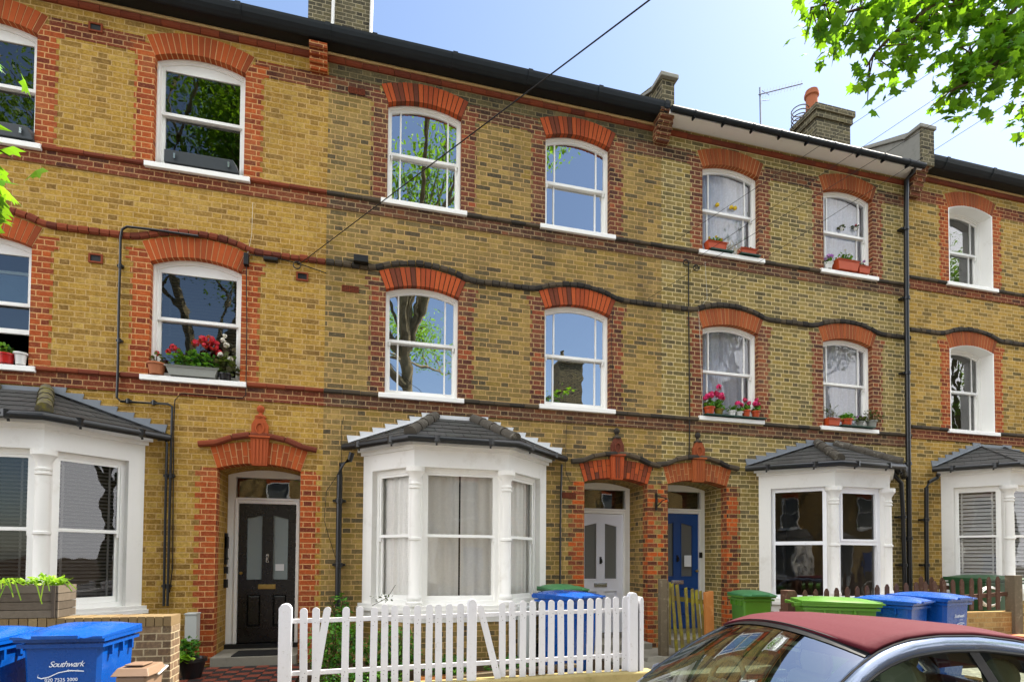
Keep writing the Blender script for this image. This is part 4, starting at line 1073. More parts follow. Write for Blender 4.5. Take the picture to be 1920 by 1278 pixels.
wire(h3, [(1322, 490), (1326, 560), (1310, 580), (1315, 700), (1318, 780)], r=.003, mat='cablew')
# junction boxes and cable rings
b = MB(); p = at(462, 487, 8.26); b.box(p.x-.03, p.x+.03, 8.22, 8.3, p.z-.08, p.z+.08); b.build('junction_box', 'seal', h1, bevel=.005)
b = MB(); p = at(677, 486, 8.2); b.box(p.x-.1, p.x+.1, 8.16, 8.29, p.z-.05, p.z+.05); b.build('floodlight', 'seal', h2, bevel=.006)
b = MB(); p = at(508, 487, 8.26); b.box(p.x-.09, p.x+.09, 8.22, 8.3, p.z-.02, p.z+.025); b.build('junction_box', 'seal', h1, bevel=.006)
for hh, px, py in ((h1, 557, 497), (h3, 1305, 502), (h3, 1286, 492)):
    p = at(px, py, 8.24); b = MB(); b.tube([(p.x+.05*math.cos(a*.52), 8.24, p.z+.05*math.sin(a*.52)) for a in range(13)], .008, 6); b.tube([(p.x, 8.24, p.z+.05), (p.x, 8.3, p.z+.05)], .012, 6); b.build('cable_ring', 'seal', hh)
# hanging bracket by the lilac door, meters and bells
b = MB(); p = at(1231, 940, 8.27)
b.box(p.x-.012, p.x+.012, 8.26, 8.3, p.z-.14, p.z+.14); b.tube([(p.x, 8.26, p.z+.1), (p.x+.02, 7.98, p.z+.02)], .009, 6); b.tube([(p.x, 8.26, p.z-.08), (p.x+.01, 8.1, p.z+.0), (p.x+.02, 7.96, p.z+.02), (p.x+.02, 7.93, p.z-.03), (p.x+.02, 7.97, p.z-.04)], .008, 6)
b.build('hanging_bracket', 'blackp', h2)
b = MB()
for z, h_ in ((1.98, .17), (1.62, .1), (1.42, .12), (1.82, .03)):
    b.box(-2.0, -1.955, 8.78, 8.86, z, z+h_)
b.box(-2.0, -1.965, 8.78, 8.86, 1.75, 2.2)
b.build('entry_phone', 'seal', h1, bevel=.004)
b = MB(); p = at(1315, 1040, 8.9); b.box(p.x-.03, p.x+.02, 8.9, 8.925, p.z-.05, p.z+.05); b.build('door_bell', 'seal', h3)
b = MB(); p = at(1289, 1051, 8.96); b.box(p.x-.07, p.x+.07, 8.948, 8.952, p.z-.1, p.z+.1); b.build('paper_notice', 'paper', h3)
b = MB(); p = at(524, 1063, 8.96); b.box(p.x-.06, p.x+.06, 8.976, 8.982, p.z-.05, p.z+.05); b.build('paper_notice', 'paper', h1)
b = MB(); b.box(at(453, 1, 8.96).x-.02, at(453, 1, 8.96).x+.012, 8.95, 8.958, 1.88, 1.94); b.build('number_plate', 'paper', h1)

# ------------------------------------------------------------ things on sills
def at_sill(px, sz, Y=8.3): return Vector((ax(px, 600, Y), Y, sz+.008))
def pot(parent, c, r, h, mat, taper=.75, rim=.012):
    b = MB(); b.lathe(c, [(r*taper, 0), (r*.97, h*.85), (r+rim, h*.85), (r+rim, h), (r*.85, h), (r*.8, h*.9)], 14); return b.build('pot', mat, parent, smooth=True)
def trough(parent, c, w_, d, h, mat, taper=.85, name='trough'):
    b = MB(); x, y, z = c; a, e = w_/2, d/2
    b.hexa([(x-a*taper, y-e*taper, z), (x+a*taper, y-e*taper, z), (x+a*taper, y+e*taper, z), (x-a*taper, y+e*taper, z), (x-a, y-e, z+h), (x+a, y-e, z+h), (x+a, y+e, z+h), (x-a, y+e, z+h)])
    b.ring([(x-a-.01, z+h-.025), (x+a+.01, z+h-.025), (x+a+.01, z+h), (x-a-.01, z+h)], [(x-a, z+h-.02), (x+a, z+h-.02), (x+a, z+h-.005), (x-a, z+h-.005)], y-e-.008, y-e+.002)
    return b.build(name, mat, parent, bevel=.008)
def plant(parent, c, r, n, size, leaf='leafg', petal=None, heads=(), kind='round', stems=True):
    b = MB(); clump(b, c, r, n, size, kind, droop=-.2)
    if stems:
        for _ in range(5): b.tube([(c[0]+random.uniform(-.3, .3)*r[0], c[1], c[2]-r[2]), (c[0]+random.uniform(-.7, .7)*r[0], c[1]+random.uniform(-.3, .3)*r[1], c[2]+r[2]*.5)], .004, 4, 1)
    b.build('foliage', [leaf, 'twig'], parent)
    if petal:
        for hx, hy, hz, hr in heads:
            f = MB(); f.tube([(c[0]+hx*.5, c[1], c[2]), (c[0]+hx, c[1]+hy, c[2]+hz)], .003, 4, 1); bloom(f, (c[0]+hx, c[1]+hy, c[2]+hz), hr, 26)
            f.build('flower_head', [petal, 'twig'], parent)
def potted(name, px, sz, label, cat, r, h, mat, leaf='leafg', petal=None, heads=(), pr=None, n=40, size=.05, Y=8.3, group='pots on the window sills', shape='pot', d=.15, kind='round'):
    c = at_sill(px, sz, Y); t = thing(name, c, label, cat, group)
    if shape == 'pot': pot(t, c, r, h, mat)
    else: trough(t, c, r*2, d, h, mat)
    pr = pr or (r*1.1, d*.5 if shape != 'pot' else r, h*.6)
    if n: plant(t, (c.x, c.y, c.z+h+pr[2]*.6), pr, n, size, leaf, petal, heads, kind)
    return t
GP = 'potted plants on window sills'
# first floor, yellow house
potted('potted_plant', 14, 4.24, 'small red glazed pot with green plant on the far left sill', 'plant pot', .09, .12, 'redpot', n=60, size=.05, group=GP)
potted('white_pot', 41, 4.24, 'empty white pot beside the red pot on the far left sill', 'pot', .065, .15, 'whitepot', n=0, group=GP)
potted('potted_plant', 296, 4.25, 'terracotta pot at the left end of the geranium window sill', 'plant pot', .105, .15, 'terrapot', 'leafk', 'petalr', [(0, 0, .08, .035)], n=20, size=.05, group=GP)
t = potted('flower_trough', 365, 4.25, 'grey stone trough full of red geraniums on the yellow house sill', 'flower trough', .32, .13, 'greytrough', 'leafg', 'petalr',
       [(-.25, 0, .16, .05), (-.3, -.02, .1, .035), (-.2, .02, .13, .04), (.1, 0, .30, .06), (.02, -.02, .24, .05), (.2, -.02, .31, .06), (.24, 0, .22, .06), (.14, -.03, .22, .045), (.3, .02, .15, .045), (.28, -.02, .26, .04)], pr=(.33, .08, .15), n=260, size=.055, group=GP, shape='trough', d=.16)
potted('potted_plant', 425, 4.25, 'dark leaved plant with white spikes at the right end of the geranium sill', 'plant pot', .08, .08, 'blackpot', 'leafk', 'petalw', [(.0, 0, .3, .04), (-.04, 0, .36, .035), (-.07, 0, .16, .04), (.06, -.02, .1, .04), (-.02, 0, .42, .03)], pr=(.14, .08, .17), n=120, size=.07, group=GP)
# grey boxes on the top sills
for px, lab, Y in ((376, 'long dark grey window box on the top floor sill of the yellow house', 8.33), (-22, 'dark grey window box on the top left sill at the photo edge', 8.33)):
    c = at_sill(px, 7.095, Y); t = thing('window_box', c, lab, 'window box', 'grey window boxes')
    b = MB(); b.hexa([(c.x-.46, Y-.09, c.z), (c.x+.46, Y-.09, c.z), (c.x+.46, Y+.06, c.z), (c.x-.46, Y+.06, c.z), (c.x-.46, Y-.09, c.z+.17), (c.x+.38, Y-.09, c.z+.17), (c.x+.4, Y+.06, c.z+.19), (c.x-.46, Y+.06, c.z+.19)])
    b.build('box', 'greybox', t, bevel=.006)
    for s_ in (-.33, .33):
        b = MB(); b.box(c.x+s_-.012, c.x+s_+.012, Y-.115, Y-.1, c.z+.05, c.z+.12); b.build('clasp', 'steel', t)
# top floor, olive house, left window
c = at_sill(1331, 7.11); t = thing('tray', c, 'dark green tray under the left trough on the top sill of the olive house', 'tray'); b = MB(); b.box(c.x-.02, c.x+.42, 8.22, 8.37, c.z, c.z+.022); b.build('tray_body', 'tray', t)
potted('flower_trough', 1342, 7.13, 'orange trough of yellow violas on the top left sill of the olive house', 'flower trough', .19, .13, 'orangepot', 'leafg', 'petaly', [(-.12, 0, .05, .02), (.0, -.02, .07, .02), (.12, 0, .05, .025)], pr=(.17, .06, .05), n=70, size=.04, group=GP, shape='trough', d=.14)
c = at_sill(1403, 7.11); t = thing('tray', c, 'dark green tray under the right trough on the top sill of the olive house', 'tray'); b = MB(); b.box(c.x-.2, c.x+.2, 8.21, 8.37, c.z, c.z+.02); b.build('tray_body', 'tray', t)
potted('flower_trough', 1401, 7.13, 'low orange trough at the right end of the olive house top left sill', 'flower trough', .16, .10, 'orangepot', 'leafk', pr=(.13, .05, .03), n=30, size=.03, group=GP, shape='trough', d=.14)
c = at_sill(1371, 7.11); t = thing('dried_plant', c, 'dried pale stems between the two orange troughs on the top sill', 'dried plant')
b = MB()
for _ in range(26):
    x = c.x+random.uniform(-.12, .12); b.tube([(x, c.y, c.z), (x+random.uniform(-.05, .05), c.y-.04, c.z+random.uniform(.05, .14)), (x+random.uniform(-.09, .09), c.y-.09, c.z+random.uniform(-.05, .2))], .0035, 4)
b.build('stems', 'dry', t)
b = MB(); p = at(1372, 394, 8.42)
for dx, dy, lab_ in ((-.02, 0, 'yellow fruit on the meeting rail, left one of the touching pair'), (.055, 0, 'yellow fruit on the meeting rail, right one of the touching pair'), (-.3, 0, 'lone yellow fruit at the left of the meeting rail')):
    b = MB(); b.lathe((p.x+dx, 8.405, p.z+dy), [(.004, 0), (.032, .015), (.036, .035), (.03, .055), (.005, .075)], 10)
    tag(b.build('fruit_ornament', 'petaly', smooth=True), lab_, 'ornament', 'yellow fruit on the meeting rail')
# top floor, olive house, right window
potted('potted_plant', 1554, 7.13, 'white pot with lilac pansies at the left of the top right sill', 'plant pot', .075, .1, 'whitepot', 'leafg', 'petalp', [(.0, 0, .1, .04), (.05, -.02, .09, .045), (-.06, 0, .04, .03)], n=60, size=.04, group=GP)
potted('flower_trough', 1586, 7.13, 'large orange trough of leggy plants on the top right sill', 'flower trough', .24, .18, 'orangepot', 'leafg', 'petalw', [(.0, 0, .16, .02), (.1, 0, .1, .02)], pr=(.2, .07, .1), n=90, size=.045, group=GP, shape='trough', d=.17)
potted('flower_trough', 1617, 7.13, 'small brown orange trough at the right end of the top right sill', 'flower trough', .13, .13, 'orangepot', 'leafk', 'petalp', [(.05, 0, .09, .025)], pr=(.1, .05, .05), n=30, size=.04, group=GP, shape='trough', d=.14)
for px, lab, petal in ((1578, 'small dark potted plant on the meeting rail of the right top window', None), (1604, 'tiny pink flowering pot on the meeting rail of the right top window', 'petalm')):
    p = at(px, 432, 8.405); t = thing('potted_plant', p, lab, 'plant pot', GP); pot(t, p, .03, .04, 'whitepot'); plant(t, (p.x, p.y, p.z+.06), (.07, .03, .04), 30, .04, 'leafk', petal, [(0, -.01, .03, .02)] if petal else (), stems=False)
# first floor, olive house
c = at_sill(1341, 4.28); t = thing('tray', c, 'long dark green tray under the pots of the olive house first floor left window', 'tray'); b = MB(); b.box(c.x-.24, c.x+.94, 8.2, 8.38, c.z, c.z+.02); b.build('tray_body', 'tray', t)
potted('potted_plant', 1329, 4.305, 'orange pot with magenta geranium at the left end of the first floor sill', 'plant pot', .09, .12, 'orangepot', 'leafg', 'petalm', [(-.03, 0, .14, .055), (.03, -.02, .16, .06), (-.08, 0, .1, .04)], n=90, size=.05, group=GP, pr=(.12, .09, .08))
potted('potted_plant', 1347, 4.305, 'mustard pot with tall magenta geranium second from the left on the first floor sill', 'plant pot', .075, .1, 'mossy', 'leafg', 'petalm', [(.0, 0, .32, .05), (.03, -.02, .17, .06), (-.05, 0, .2, .055), (.08, 0, .14, .04)], n=80, size=.05, group=GP, pr=(.1, .08, .1))
potted('potted_plant', 1372, 4.305, 'white pot with plain green plant in the middle of the first floor left sill', 'plant pot', .06, .09, 'whitepot', n=60, size=.045, group=GP, pr=(.11, .07, .06))
potted('potted_plant', 1385, 4.305, 'white tub with magenta geranium right of the plain green plant', 'plant pot', .06, .08, 'whitepot', 'leafg', 'petalm', [(-.02, 0, .12, .05), (.04, -.01, .1, .035)], n=50, size=.045, group=GP)
potted('potted_plant', 1398, 4.305, 'orange pot with two magenta blooms near the right of the first floor left sill', 'plant pot', .07, .12, 'orangepot', 'leafg', 'petalm', [(-.02, 0, .14, .04), (.05, -.01, .08, .04)], n=50, size=.045, group=GP)
potted('potted_plant', 1416, 4.305, 'orange pot with magenta geranium at the right end of the first floor left sill', 'plant pot', .07, .12, 'orangepot', 'leafg', 'petalm', [(.02, 0, .16, .035), (-.02, -.02, .08, .05), (.05, 0, .08, .04)], n=50, size=.045, group=GP)
c = at_sill(1596, 4.275); t = thing('tray', c, 'dark tray under the pots of the olive house first floor right window', 'tray'); b = MB(); b.box(c.x-.3, c.x+.42, 8.2, 8.38, c.z, c.z+.02); b.build('tray_body', 'tray', t)
potted('flower_trough', 1557, 4.275, 'orange trough of spiky green leaves on the first floor right sill', 'flower trough', .13, .13, 'orangepot', 'leafk', pr=(.14, .07, .13), n=80, size=.09, group=GP, shape='trough', d=.15, kind='blade')
potted('potted_plant', 1586, 4.295, 'orange pot with broad green leaves on the first floor right sill', 'plant pot', .095, .12, 'orangepot', 'leafg', pr=(.15, .08, .08), n=70, size=.06, group=GP)
potted('potted_plant', 1610, 4.295, 'grey pot with dusky pink leaved plant on the first floor right sill', 'plant pot', .06, .1, 'greytrough', 'leafk', 'petalp', [(-.05, 0, .05, .02), (.05, 0, .05, .02)], pr=(.13, .07, .06), n=60, size=.05, group=GP)
potted('potted_plant', 1632, 4.295, 'grey pot with feathery shrub overhanging the right end of the first floor right sill', 'plant pot', .085, .13, 'greytrough', 'leafk', pr=(.22, .1, .13), n=160, size=.05, group=GP, kind='oval')

# ------------------------------------------------------------ front gardens
# brick garden wall, left
gw = thing('garden_wall', (-4.5, 6.35, .1), 'brown brick garden wall with header coping at the left', 'wall')
xr = -1.88; zw = 1.27
b = MB(); b.box(-9, xr, 6.22, 6.5, 0, zw-.1); b.build('brickwork', 'gwall', gw)
b = MB(); x = -9
while x < xr-.02: b.box(x+.004, min(x+.071, xr), 6.215, 6.505, zw-.098, zw-random.random()*.004); x += .075
b.build('coping', islands('coping_brick', ['6c5a42', '84704e', '786446', '8f7c58'], fine=.35), gw)
# planter box on the wall
p0, p1 = ax(0, 1130, 6.28), ax(115, 1130, 6.28)
pl = thing('planter_box', ((p1+p0)/2-.3, 6.36, zw), 'weathered wooden planter box on the garden wall', 'planter')
b = MB(); zt_ = az(60, 1097, 6.2)
for i in range(4):
    z = zw+.003+i*(zt_-zw)/4; z2 = z+(zt_-zw)/4-.006; a, c, e, f_ = p0-.8, p1, 6.22, 6.56
    b.box(a, c, e, e+.02, z, z2); b.box(a, c, f_-.02, f_, z, z2); b.box(c-.02, c-.0, e+.021, f_-.021, z, z2); b.box(a, a+.02, e+.021, f_-.021, z, z2)
b.box(p1-.05, p1-.021, 6.21, 6.219, zw+.003, zt_); b.build('boards', 'planter', pl)
b = MB(); b.box(p0-.77, p1-.03, 6.25, 6.53, zw+.01, zt_-.04); b.build('soil', 'soil', pl)
sp = thing('trailing_plant', (p1-.2, 6.38, zt_-.04), 'bright green trailing spider plant in the wooden planter', 'plant')
b = MB()
clump(b, (p1-.15, 6.36, zt_+.03), (.2, .12, .06), 150, .06, 'oval', droop=-.3); clump(b, (p1-.75, 6.36, zt_+.02), (.4, .12, .04), 90, .05, 'oval', droop=-.3)
for _ in range(20):
    x = p1-random.uniform(.0, .9); a = random.uniform(-.25, .15) if x < p1-.12 else random.uniform(-.05, .3); L = random.uniform(.02, .2); a *= 1.6
    c = Vector((x, 6.3, zt_)); pts_ = [c, c+Vector((a*.4, -.06, .07)), c+Vector((a*.7, -.12, .04)), c+Vector((a, -.14, -L))]
    for q, r_ in zip(pts_, pts_[1:]):
        s_ = Vector((.006, 0, .002)); b.add([q-s_, q+s_, r_+s_*.8, r_-s_*.8], [(0, 1, 2, 3)])
b.build('leaves', 'leafy', sp)

def text_mesh(txt, size, shear=0, font=None, space=1):
    c = bpy.data.curves.new('t', 'FONT'); c.body = txt; c.size = size; c.shear = shear; c.align_x = 'CENTER'; c.space_character = space; c.extrude = .0004; c.resolution_u = 3
    o = bpy.data.objects.new('t', c); C.objects.link(o); dg = bpy.context.evaluated_depsgraph_get(); me = bpy.data.meshes.new_from_object(o.evaluated_get(dg))
    vs = [v.co.copy() for v in me.vertices]; fs = [tuple(p.vertices) for p in me.polygons]
    bpy.data.objects.remove(o); bpy.data.curves.remove(c); bpy.data.meshes.remove(me); return vs, fs
TX = {}
def wheelie(loc, rz, mat, label, h=1.07, w_=.58, d=.72, lidmat=None, logo=True, group='wheelie bins', lidang=0):
    t = thing('wheelie_bin', loc, label, 'wheelie bin', group, local=True, rz=rz)
    b = MB(); hb = h-.1; a, e = w_/2-.035, d/2-.05
    k = .84
    def rr(x, y, z): return [(x*.9, -y), (x, -y*.9), (x, y*.9), (x*.9, y), (-x*.9, y), (-x, y*.9), (-x, -y*.9), (-x*.9, -y)]
    lev = [(k, k*.92, 0.03), (.9, .92, .45*hb), (.97, .97, hb-.12), (1, 1, hb)]
    vs = []
    for kx, ky, z in lev: vs += [(x*kx, y*ky-(1-ky)*.0, z) for x, y in rr(a, e, z)]
    n = 8; fs = [(i*n+j, i*n+(j+1) % n, (i+1)*n+(j+1) % n, (i+1)*n+j) for i in range(3) for j in range(n)]+[tuple(range(n-1, -1, -1)), tuple(range(3*n, 4*n))]
    b.add(vs, fs)
    # rim lip and ribs
    for z0_, z1_, o in ((hb-.075, hb-.045, .02), (hb-.03, hb+.0, .035)):
        b.box(-a-o, a+o, -e-o, e+o, z0_, z1_)
    for sx in (-1, 1):
        for y_ in (-.15, .02, .18): b.box(sx*(a-.01), sx*(a+.022), y_-.012, y_+.012, hb-.15, hb-.076) if sx > 0 else b.box(-a-.022, -a+.01, y_-.012, y_+.012, hb-.15, hb-.076)
    b.build('body', mat, t, bevel=.012, smooth=True)
    l = MB(); A, E_ = w_/2, d/2
    nx, ny = 10, 8; vs = []
    for j in range(ny+1):
        for i in range(nx+1):
            u = -1+2*i/nx; v = -1+2*j/ny
            dome = (1-u**4)*(1-abs(v)**4)*.045+.02*(v+1)*.5
            groove = -.014 if (abs(u) > .55 and abs(u) < .72 and v < .2) else 0
            vs.append((u*A, -.02+v*E_, h-.085+dome+groove))
    o_ = len(vs)
    for j in range(ny+1):
        for i in range(nx+1):
            u = -1+2*i/nx; v = -1+2*j/ny; vs.append((u*A, -.02+v*E_, h-.105))
    W_ = nx+1; fs = [(j*W_+i, j*W_+i+1, (j+1)*W_+i+1, (j+1)*W_+i) for j in range(ny) for i in range(nx)]
    fs += [(o_+j*W_+i, o_+(j+1)*W_+i, o_+(j+1)*W_+i+1, o_+j*W_+i+1) for j in range(ny) for i in range(nx)]
    for i in range(nx): fs += [(i, o_+i, o_+i+1, i+1), (ny*W_+i+1, o_+ny*W_+i+1, o_+ny*W_+i, ny*W_+i)]
    for j in range(ny): fs += [(j*W_, (j+1)*W_, o_+(j+1)*W_, o_+j*W_), (j*W_+nx, o_+j*W_+nx, o_+(j+1)*W_+nx, (j+1)*W_+nx)]
    l.add(vs, fs)
    l.box(-A*.5, A*.5, -E_-.045, -E_-.018, h-.1, h-.075)
    l.build('lid', lidmat or mat, t, smooth=True)
    hd = MB(); hd.tube([(-A*.8, E_+.05, h-.1), (A*.8, E_+.05, h-.1)], .016, 8)
    for sx in (-.75, .75): hd.box(A*sx-.02, A*sx+.02, e-.0, E_+.06, h-.13, h-.09)
    hd.build('handle', mat, t)
    for sx in (-1, 1):
        wb = MB(); x = sx*(a+.0); wb.tube([(x-.025, e+.0, .1), (x+.025, e+.0, .1)], .1, 16); wb.build('wheel', 'rubber', t, smooth=True)
    if logo:
        lg = MB()
        if 'a' not in TX: TX['a'] = text_mesh('Southwark', .062, .45, space=.85); TX['c'] = text_mesh('Council', .02, 0, space=1.2); TX['b'] = text_mesh('020 7525 2000', .036, 0)
        yy = -e*.965-.008
        for k_, cx, z in (('a', .03, .76), ('c', .075, .725), ('b', 0, .655)):
            vs, fs = TX[k_]; zz = z*h/1.07
            lg.add([(v.x+cx, yy+.02*(hb-zz-v.y)-.004+v.z, zz+v.y) for v in vs], fs)
        sw = [(-.15, .725), (-.155, .705), (-.13, .695), (-.08, .705), (-.02, .735), (.06, .75), (.15, .742)]
        for (x_, z_), (x2, z2) in zip(sw, sw[1:]):
            q = yy+.02*(hb-z_)-.005; lg.add([(x_, q, z_), (x2, q, z2), (x2, q, z2+.007), (x_, q, z_+.007)], [(0, 1, 2, 3)])
        lg.build('printed_logo', 'decal', t)
    return t
GB = 'wheelie bins'
def ground(x, y):
    if y > 6.22: return .40
    return .16+.18*(y-4.3)/1.92
def bin_at(px, py, Y, hh, **k):
    p = at(px, py, Y); z = p.z-hh; return (p.x, Y, z)
wheelie((-2.2, 5.2, ground(0, 5.2)), R(-3), 'binblue', 'blue wheelie bin with white logo beside the garden wall end', h=1.10, w_=.6, d=.66)
wheelie((-2.9, 5.22, ground(0, 5.2)), R(-6), 'binblue', 'blue wheelie bin at the left photo edge, left of the logo bin', h=1.08, w_=.6, d=.66)
# small brown food caddy
c = at(262, 1262, 5.05); c.z = ground(0, 5.05); t = thing('food_caddy', (c.x, 5.05, c.z), 'small brown food caddy beside the blue logo bin', 'food caddy', local=True, rz=R(-8))
hc = az(258, 1247, 5.05)-c.z
b = MB(); b.hexa([(-.09, -.1, 0), (.09, -.1, 0), (.09, .1, 0), (-.09, .1, 0), (-.115, -.13, hc-.06), (.115, -.13, hc-.06), (.115, .13, hc-.06), (-.115, .13, hc-.06)]); b.build('body', 'caddy', t, bevel=.02)
b = MB(); b.hexa([(-.14, -.15, hc-.058), (.14, -.15, hc-.058), (.14, .14, hc-.058), (-.14, .14, hc-.058), (-.11, -.11, hc+.0), (.11, -.11, hc+.0), (.11, .12, hc+.01), (-.11, .12, hc+.01)]); b.box(-.07, .07, -.09, .06, hc+.012, hc+.024); b.build('lid', 'caddy', t, bevel=.012)
b = MB(); b.tube([(-.135, 0, hc-.07), (-.14, .14, hc-.03), (0, .17, hc-.02), (.14, .14, hc-.03), (.135, 0, hc-.07)], .008, 6); b.build('handle', 'whitepot', t)
# meter box and black pot by the porch
b = MB(); p = at(362, 1180, 8.1); x0_, x1_ = ax(346, 1180, 8.12), ax(368, 1180, 8.12); b.box(x0_, x1_, 8.12, 8.29, .75, az(355, 1152, 8.12)); b.box(x0_-.008, x1_+.008, 8.11, 8.295, az(355, 1152, 8.12), az(355, 1149, 8.12))
tag(b.build('meter_box', 'meter', bevel=.006), 'pale grey meter box on the brickwork beside the porch', 'meter box')
bp = at(360, 1262, 7.4); t = thing('potted_plant', (bp.x, 7.4, .43), 'black pot with leafy green plant beside the black door path', 'plant pot')
pot(t, (bp.x, 7.4, .4), .15, az(360, 1232, 7.4)-.4, 'blackpot', .62)
plant(t, (bp.x-.02, 7.36, az(360, 1212, 7.4)), (.13, .1, .12), 240, .055, 'leafg', kind='oval'); 
b = MB(); clump(b, (bp.x-.06, 7.27, az(360, 1228, 7.4)), (.09, .04, .05), 40, .08, 'round'); b.build('rosette', 'leafy', t)
b = MB(); b.box(-1.75, -1.05, 8.16, 8.62, .536, .548); tag(b.build('door_mat', 'rubber'), 'dark door mat on the step of the black door', 'door mat')

# white picket fence
def picket(mb, cx, y, z0, z1, w_=.075, th=.018, lean=0, top='round'):
    n = 7; a = w_/2
    pts = [(cx-a, z0), (cx+a, z0)]
    if top == 'round': pts += [(cx+a*math.cos(math.pi*i/n), z1-a+a*math.sin(math.pi*i/n)) for i in range(n+1)]
    elif top == 'point': pts += [(cx+a, z1-.05), (cx+a*.25, z1-.004), (cx-a*.25, z1-.004), (cx-a, z1-.05)]
    else: pts += [(cx+a, z1), (cx-a, z1-.01)]
    pts = [(x+lean*(z-z0), z) for x, z in pts]
    mb.prism(pts, y, y+th)
    if top == 'round':
        for zn in (z0+.15, z0+.19, z1-.16, z1-.2):
            if random.random() < .75:
                xn = cx+lean*(zn-z0)+random.uniform(-.018, .018); mb.box(xn-.0035, xn+.0035, y-.0012, y+.0002, zn-.0035, zn+.0035, 1)
FY = 6.3
wf = thing('picket_fence', (1.2, FY, .4), 'white painted picket fence with rounded tops in front of the lilac door house', 'fence')
ks = MB(); ks.hexa([(-.95, 6.2, .1), (3.4, 6.2, .1), (3.4, 6.42, .1), (-.95, 6.42, .1), (-.95, 6.2, .47), (3.4, 6.2, .51), (3.4, 6.42, .51), (-.95, 6.42, .47)])
tag(ks.build('garden_kerb', 'kerb', bevel=.02), 'mossy stone kerb under the white picket fence', 'kerb')
pk = [(571, 1139), (594, 1138), (614, 1137), (648, 1137), (675, 1136), (701, 1137), (722, 1132), (742, 1134), (763, 1134), (784, 1134), (805, 1132), (824, 1132), (844, 1131), (864, 1130)]
pk2 = [(943, 1129), (962, 1126), (981, 1125), (999, 1125), (1017, 1125), (1034, 1124), (1053, 1124), (1071, 1123), (1088, 1122), (1106, 1121), (1123, 1120), (1140, 1119), (1156, 1118), (1172, 1117)]
for i, (px, py) in enumerate(pk+pk2):
    p = at(px, py, FY); b = MB(); zb_ = .50 if px > 900 else .44
    lean = .16 if px == 614 else random.uniform(-.012, .012)
    if px == 614: picket(b, p.x-.13, FY-.004, zb_, p.z, lean=.15)
    else: picket(b, p.x, FY, zb_+random.uniform(-.01, .01), p.z, lean=lean)
    b.build('picket', ['paintw', 'rust'], wf)
b = MB(); p = at(899, 1133, FY); q = at(934, 1262, FY); picket(b, q.x-.0, FY-.02, .47, p.z, lean=-(q.x-p.x)/(p.z-.47)); b.build('picket', ['paintw', 'rust'], wf)
for i, (px, py, w_, dep) in enumerate(((535, 1131, .125, .1), (886, 1122, .1, .08), (1188, 1110, .11, .1), (1203, 1118, .05, .16))):
    p = at(px, py, FY-.05); b = MB(); n = 6; x, a = p.x, w_/2
    b.prism([(x-a, .4), (x+a, .4), (x+a, p.z-.05), (x+a*.6, p.z-.01), (x, p.z), (x-a*.6, p.z-.01), (x-a, p.z-.05)], FY-.06, FY-.06+dep); b.build('post', 'paintw', wf, bevel=.004)
for z0_, z1_ in ((.62, .665), (1.17, 1.215)):
    b = MB(); b.hexa([(-.85, FY+.02, z0_-.01), (3.2, FY+.02, z0_+.05), (3.2, FY+.06, z0_+.05), (-.85, FY+.06, z0_-.01), (-.85, FY+.02, z1_-.01), (3.2, FY+.02, z1_+.05), (3.2, FY+.06, z1_+.05), (-.85, FY+.06, z1_-.01)])
    b.build('rail', 'paintw', wf)
# shrubs, weeds behind the fence
def shrub(x, y, z, r, n, size, label, mat='leafg', kind='oval', grp='green shrubs behind the white fence'):
    t = thing('shrub', (x, y, z), label, 'shrub', grp); b = MB()
    for _ in range(7):
        a = random.uniform(0, 6.3); b.tube([(x, y, z), (x+.4*r[0]*math.cos(a), y+.4*r[1]*math.sin(a), z+r[2]), (x+.8*r[0]*math.cos(a), y+.7*r[1]*math.sin(a), z+r[2]*1.7)], [.012, .008, .004], 5)
    b.build('stems', 'twig', t); b = MB(); clump(b, (x, y, z+r[2]), r, n, size, kind); b.build('foliage', mat, t)
shrub(-.35, 7.0, .4, (.35, .3, .4), 1100, .06, 'green shrub behind the left end of the white fence')
shrub(.3, 7.0, .4, (.35, .25, .33), 1100, .06, 'low leafy shrub below the bay window left corner')
shrub(.95, 6.75, .4, (.3, .22, .16), 700, .055, 'low weeds behind the middle of the white fence')
shrub(-.38, 8.0, .8, (.16, .14, .3), 200, .07, 'leafy climber at the foot of the downpipe', mat='leafg', grp=None)
t = thing('weed', (ax(735, 1130, 7.7), 7.7, 1.2), 'thin dark weed growing from the bay window sill', 'weed'); b = MB(); x, y = ax(705, 1130, 7.75), 7.75
b.tube([(x-.05, y, 1.22), (x+.15, y-.05, 1.33), (x+.25, y-.07, 1.5)], .004, 4); clump(b, (x+.1, y-.05, 1.34), (.16, .03, .09), 26, .045); b.build('stems', 'leafk', t)
shrub(1.75, 6.9, .4, (.4, .25, .12), 600, .05, 'ground level weeds right of the centre fence post')
shrub(-.05, 6.6, .4, (.5, .12, .1), 500, .045, 'low weeds at the foot of the left fence pickets')
